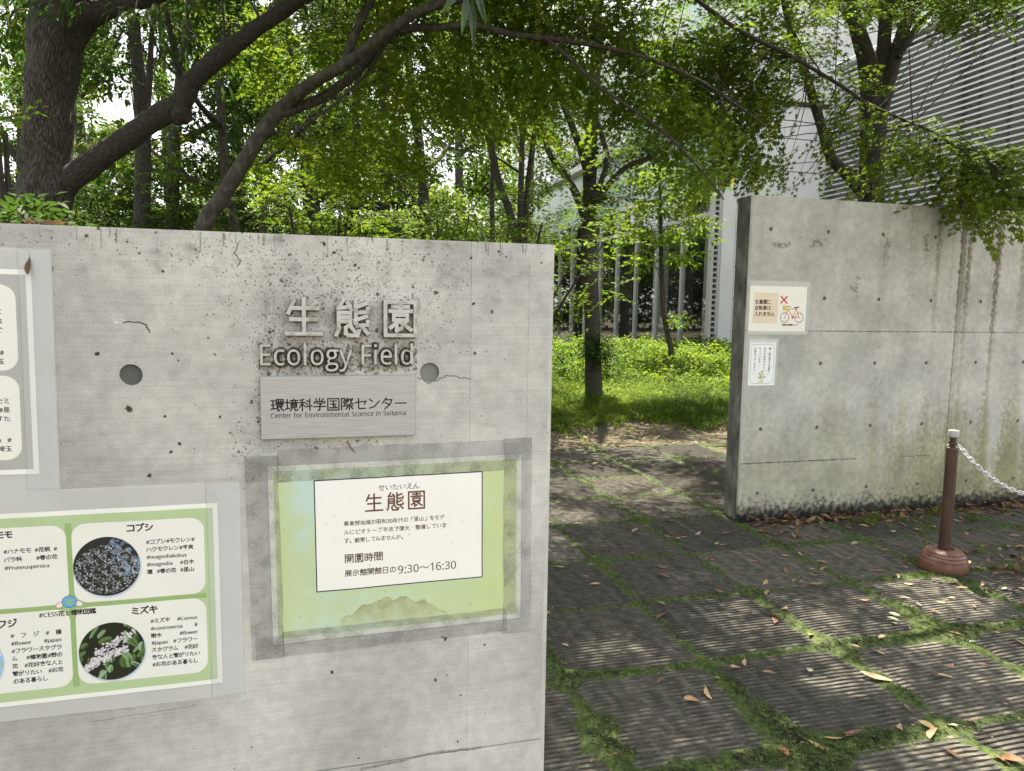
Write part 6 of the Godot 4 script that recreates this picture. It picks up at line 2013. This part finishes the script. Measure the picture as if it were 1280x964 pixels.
func litter() -> void:
	var shapes := []
	for k in 9:
		var st := begin()
		dry_leaf(st, rf(0.042, 0.062), rf(0.016, 0.024), rf(0.3, 1.1), 400 + k)
		shapes.append(done(st))
	var tones := [[lin(0.32, 0.185, 0.10), "tan"], [lin(0.42, 0.28, 0.17), "pale tan"], [lin(0.23, 0.11, 0.055), "reddish brown"], [lin(0.13, 0.075, 0.045), "dark brown"], [lin(0.36, 0.27, 0.12), "yellowish"], [lin(0.27, 0.30, 0.20), "grey-green"]]
	var mats := []
	for t in tones:
		var m := mat(Color.WHITE, 0.7)
		m.albedo_color = t[0]
		m.albedo_texture = noise_tex(128, 0.05, 170, [0.0, 0.5, 1.0], [lin(0.55, 0.5, 0.45), lin(0.9, 0.88, 0.85), Color.WHITE], 3)
		triplanar(m, Vector3.ONE * 14.0, Vector3.ZERO, false)
		m.backlight_enabled = true
		m.backlight = Color(0.25, 0.25, 0.25)
		mats.append(m)
	var placed := 0
	while placed < 285:
		var x := rf(0.6, 4.4)
		var z := -1.35 - 5.0 * pow(rng.randf(), 1.35)
		var dens := 0.25 + 0.75 * clampf((x - 1.0 + (z + 3.4) * 0.15) / 2.2, 0.0, 1.0)
		if z < -4.2 and x > 2.6: continue
		if z < -4.6: dens *= 0.3
		if z > -1.5 and x < 0.5: continue
		if (Vector2(x, z) - Vector2(POST.x, POST.z)).length() < 0.15: continue
		if rng.randf() > dens: continue
		var k: int = [0, 0, 0, 1, 1, 1, 2, 2, 3, 3, 4, 5][rng.randi() % 12]
		var o := obj("fallen_leaf", shapes[rng.randi() % 9], mats[k], self, Vector3(x, rf(0.006, 0.011), z), Basis.from_euler(Vector3(rf(-0.25, 0.25), rf(0, TAU), rf(-0.3, 0.3))).scaled(Vector3.ONE * rf(0.75, 1.2)))
		tag(o, "small dry %s leaf fallen on the ribbed paving or its moss" % tones[k][1], "fallen leaf", "dry leaves scattered on the paving (%s)" % tones[k][1])
		placed += 1
	# a few that stand out
	var bigs := [[1095, 850, 0.115, 0.034, 0.8, 1, 0.9, "largest pale leaf, torn and curled, in the middle of the right-hand slabs"], [1067, 921, 0.10, 0.022, 0.6, 3, 1.9, "long dark curled leaf near the lower edge, left of the yellow one"], [1025, 935, 0.075, 0.018, 0.3, 4, 0.7, "slim yellow leaf lying on moss near the lower edge"], [1118, 770, 0.05, 0.03, 0.3, 5, 1.0, "fresh green-grey leaf lying on moss"], [1158, 911, 0.06, 0.028, 0.7, 4, 0.2, "broad yellowish leaf beside a curled brown one, lower right"], [1268, 955, 0.08, 0.035, 0.9, 2, 1.2, "large reddish leaf in the lower right corner"]]
	for b in bigs:
		var r := ray(b[0], b[1])
		var p := EYE + r * (-EYE.y / r.y)
		var st := begin()
		dry_leaf(st, b[2], b[3], b[4], int(b[0]))
		tag(obj("fallen_leaf", done(st), mats[b[5]], self, Vector3(p.x, 0.008, p.z), Basis.from_euler(Vector3(0.1, b[6], 0.1))), b[7], "fallen leaf")
	# drifts of litter along the foot of the tall wall and on the bare patch
	var xs := []
	var cs := []
	for k in 2000:
		var x := rf(2.8, 7.5)
		var z := RZ + 0.02 + absf(rng.randfn()) * 0.17
		if k % 3 == 0:
			x = 4.25 + rng.randfn() * 0.35
			z = -2.95 + rng.randfn() * 0.2
		if k % 4 == 0:
			x = rf(1.6, 7.0)
			z = rf(-8.4, -6.8)
		xs.append(Transform3D(Basis.from_euler(Vector3(rf(-0.5, 0.5), rf(0, TAU), rf(-0.5, 0.5))).scaled(Vector3.ONE * rf(0.6, 1.3)), Vector3(x, rf(-0.015, 0.02), z)))
		cs.append(Color(0.05, 0.026, 0.015).lerp(Color(0.28, 0.16, 0.09), pow(rng.randf(), 1.8)))
	for k in 900:   # crumbled bits that gather in the joints
		var x := COL0 + PITCH * rng.randi_range(-1, 5) + rng.randfn() * 0.05
		var z := rf(-6.5, -1.4)
		if k % 2:
			x = rf(0.6, 4.8)
			z = ROWS[rng.randi_range(5, 12)][0] + rng.randfn() * 0.05
		if z < -4.1 and x > 2.7: continue
		if z > -1.5 and x < 0.5: continue
		xs.append(Transform3D(Basis.from_euler(Vector3(rf(-0.4, 0.4), rf(0, TAU), rf(-0.4, 0.4))).scaled(Vector3.ONE * rf(0.12, 0.38)), Vector3(x, rf(0.005, 0.011), z)))
		cs.append(Color(0.05, 0.028, 0.016).lerp(Color(0.30, 0.19, 0.11), pow(rng.randf(), 1.5)))
	var g := many("leaf_litter", shapes[0], M.dry, self, xs, cs)
	tag(g, "brown leaf litter along the foot of the tall wall, the lawn edge and in joints", "leaf litter", "", "stuff")
	# grass sprigs between the slabs by the post
	xs = []
	cs = []
	for k in 44:
		var x := 4.0 + rng.randfn() * 0.35
		var z := -3.35 + rng.randfn() * 0.3
		if k % 2: 
			x = rf(3.3, 4.8)
			z = -3.95 + rng.randfn() * 0.08
		xs.append(Transform3D(Basis(Vector3.UP, rf(0, TAU)).scaled(Vector3.ONE * rf(0.15, 0.4)), Vector3(x, -0.01, z)))
		cs.append(Color(0.06, 0.10, 0.015).lerp(Color(0.17, 0.23, 0.03), rng.randf()))
	g = many("grass", tuft_mesh(20, 0.26, 0.010, 0.11, 91, 0.9), M.grass, self, xs, cs)
	tag(g, "sparse grass sprigs between the slabs beside the barrier post", "grass", "", "stuff")
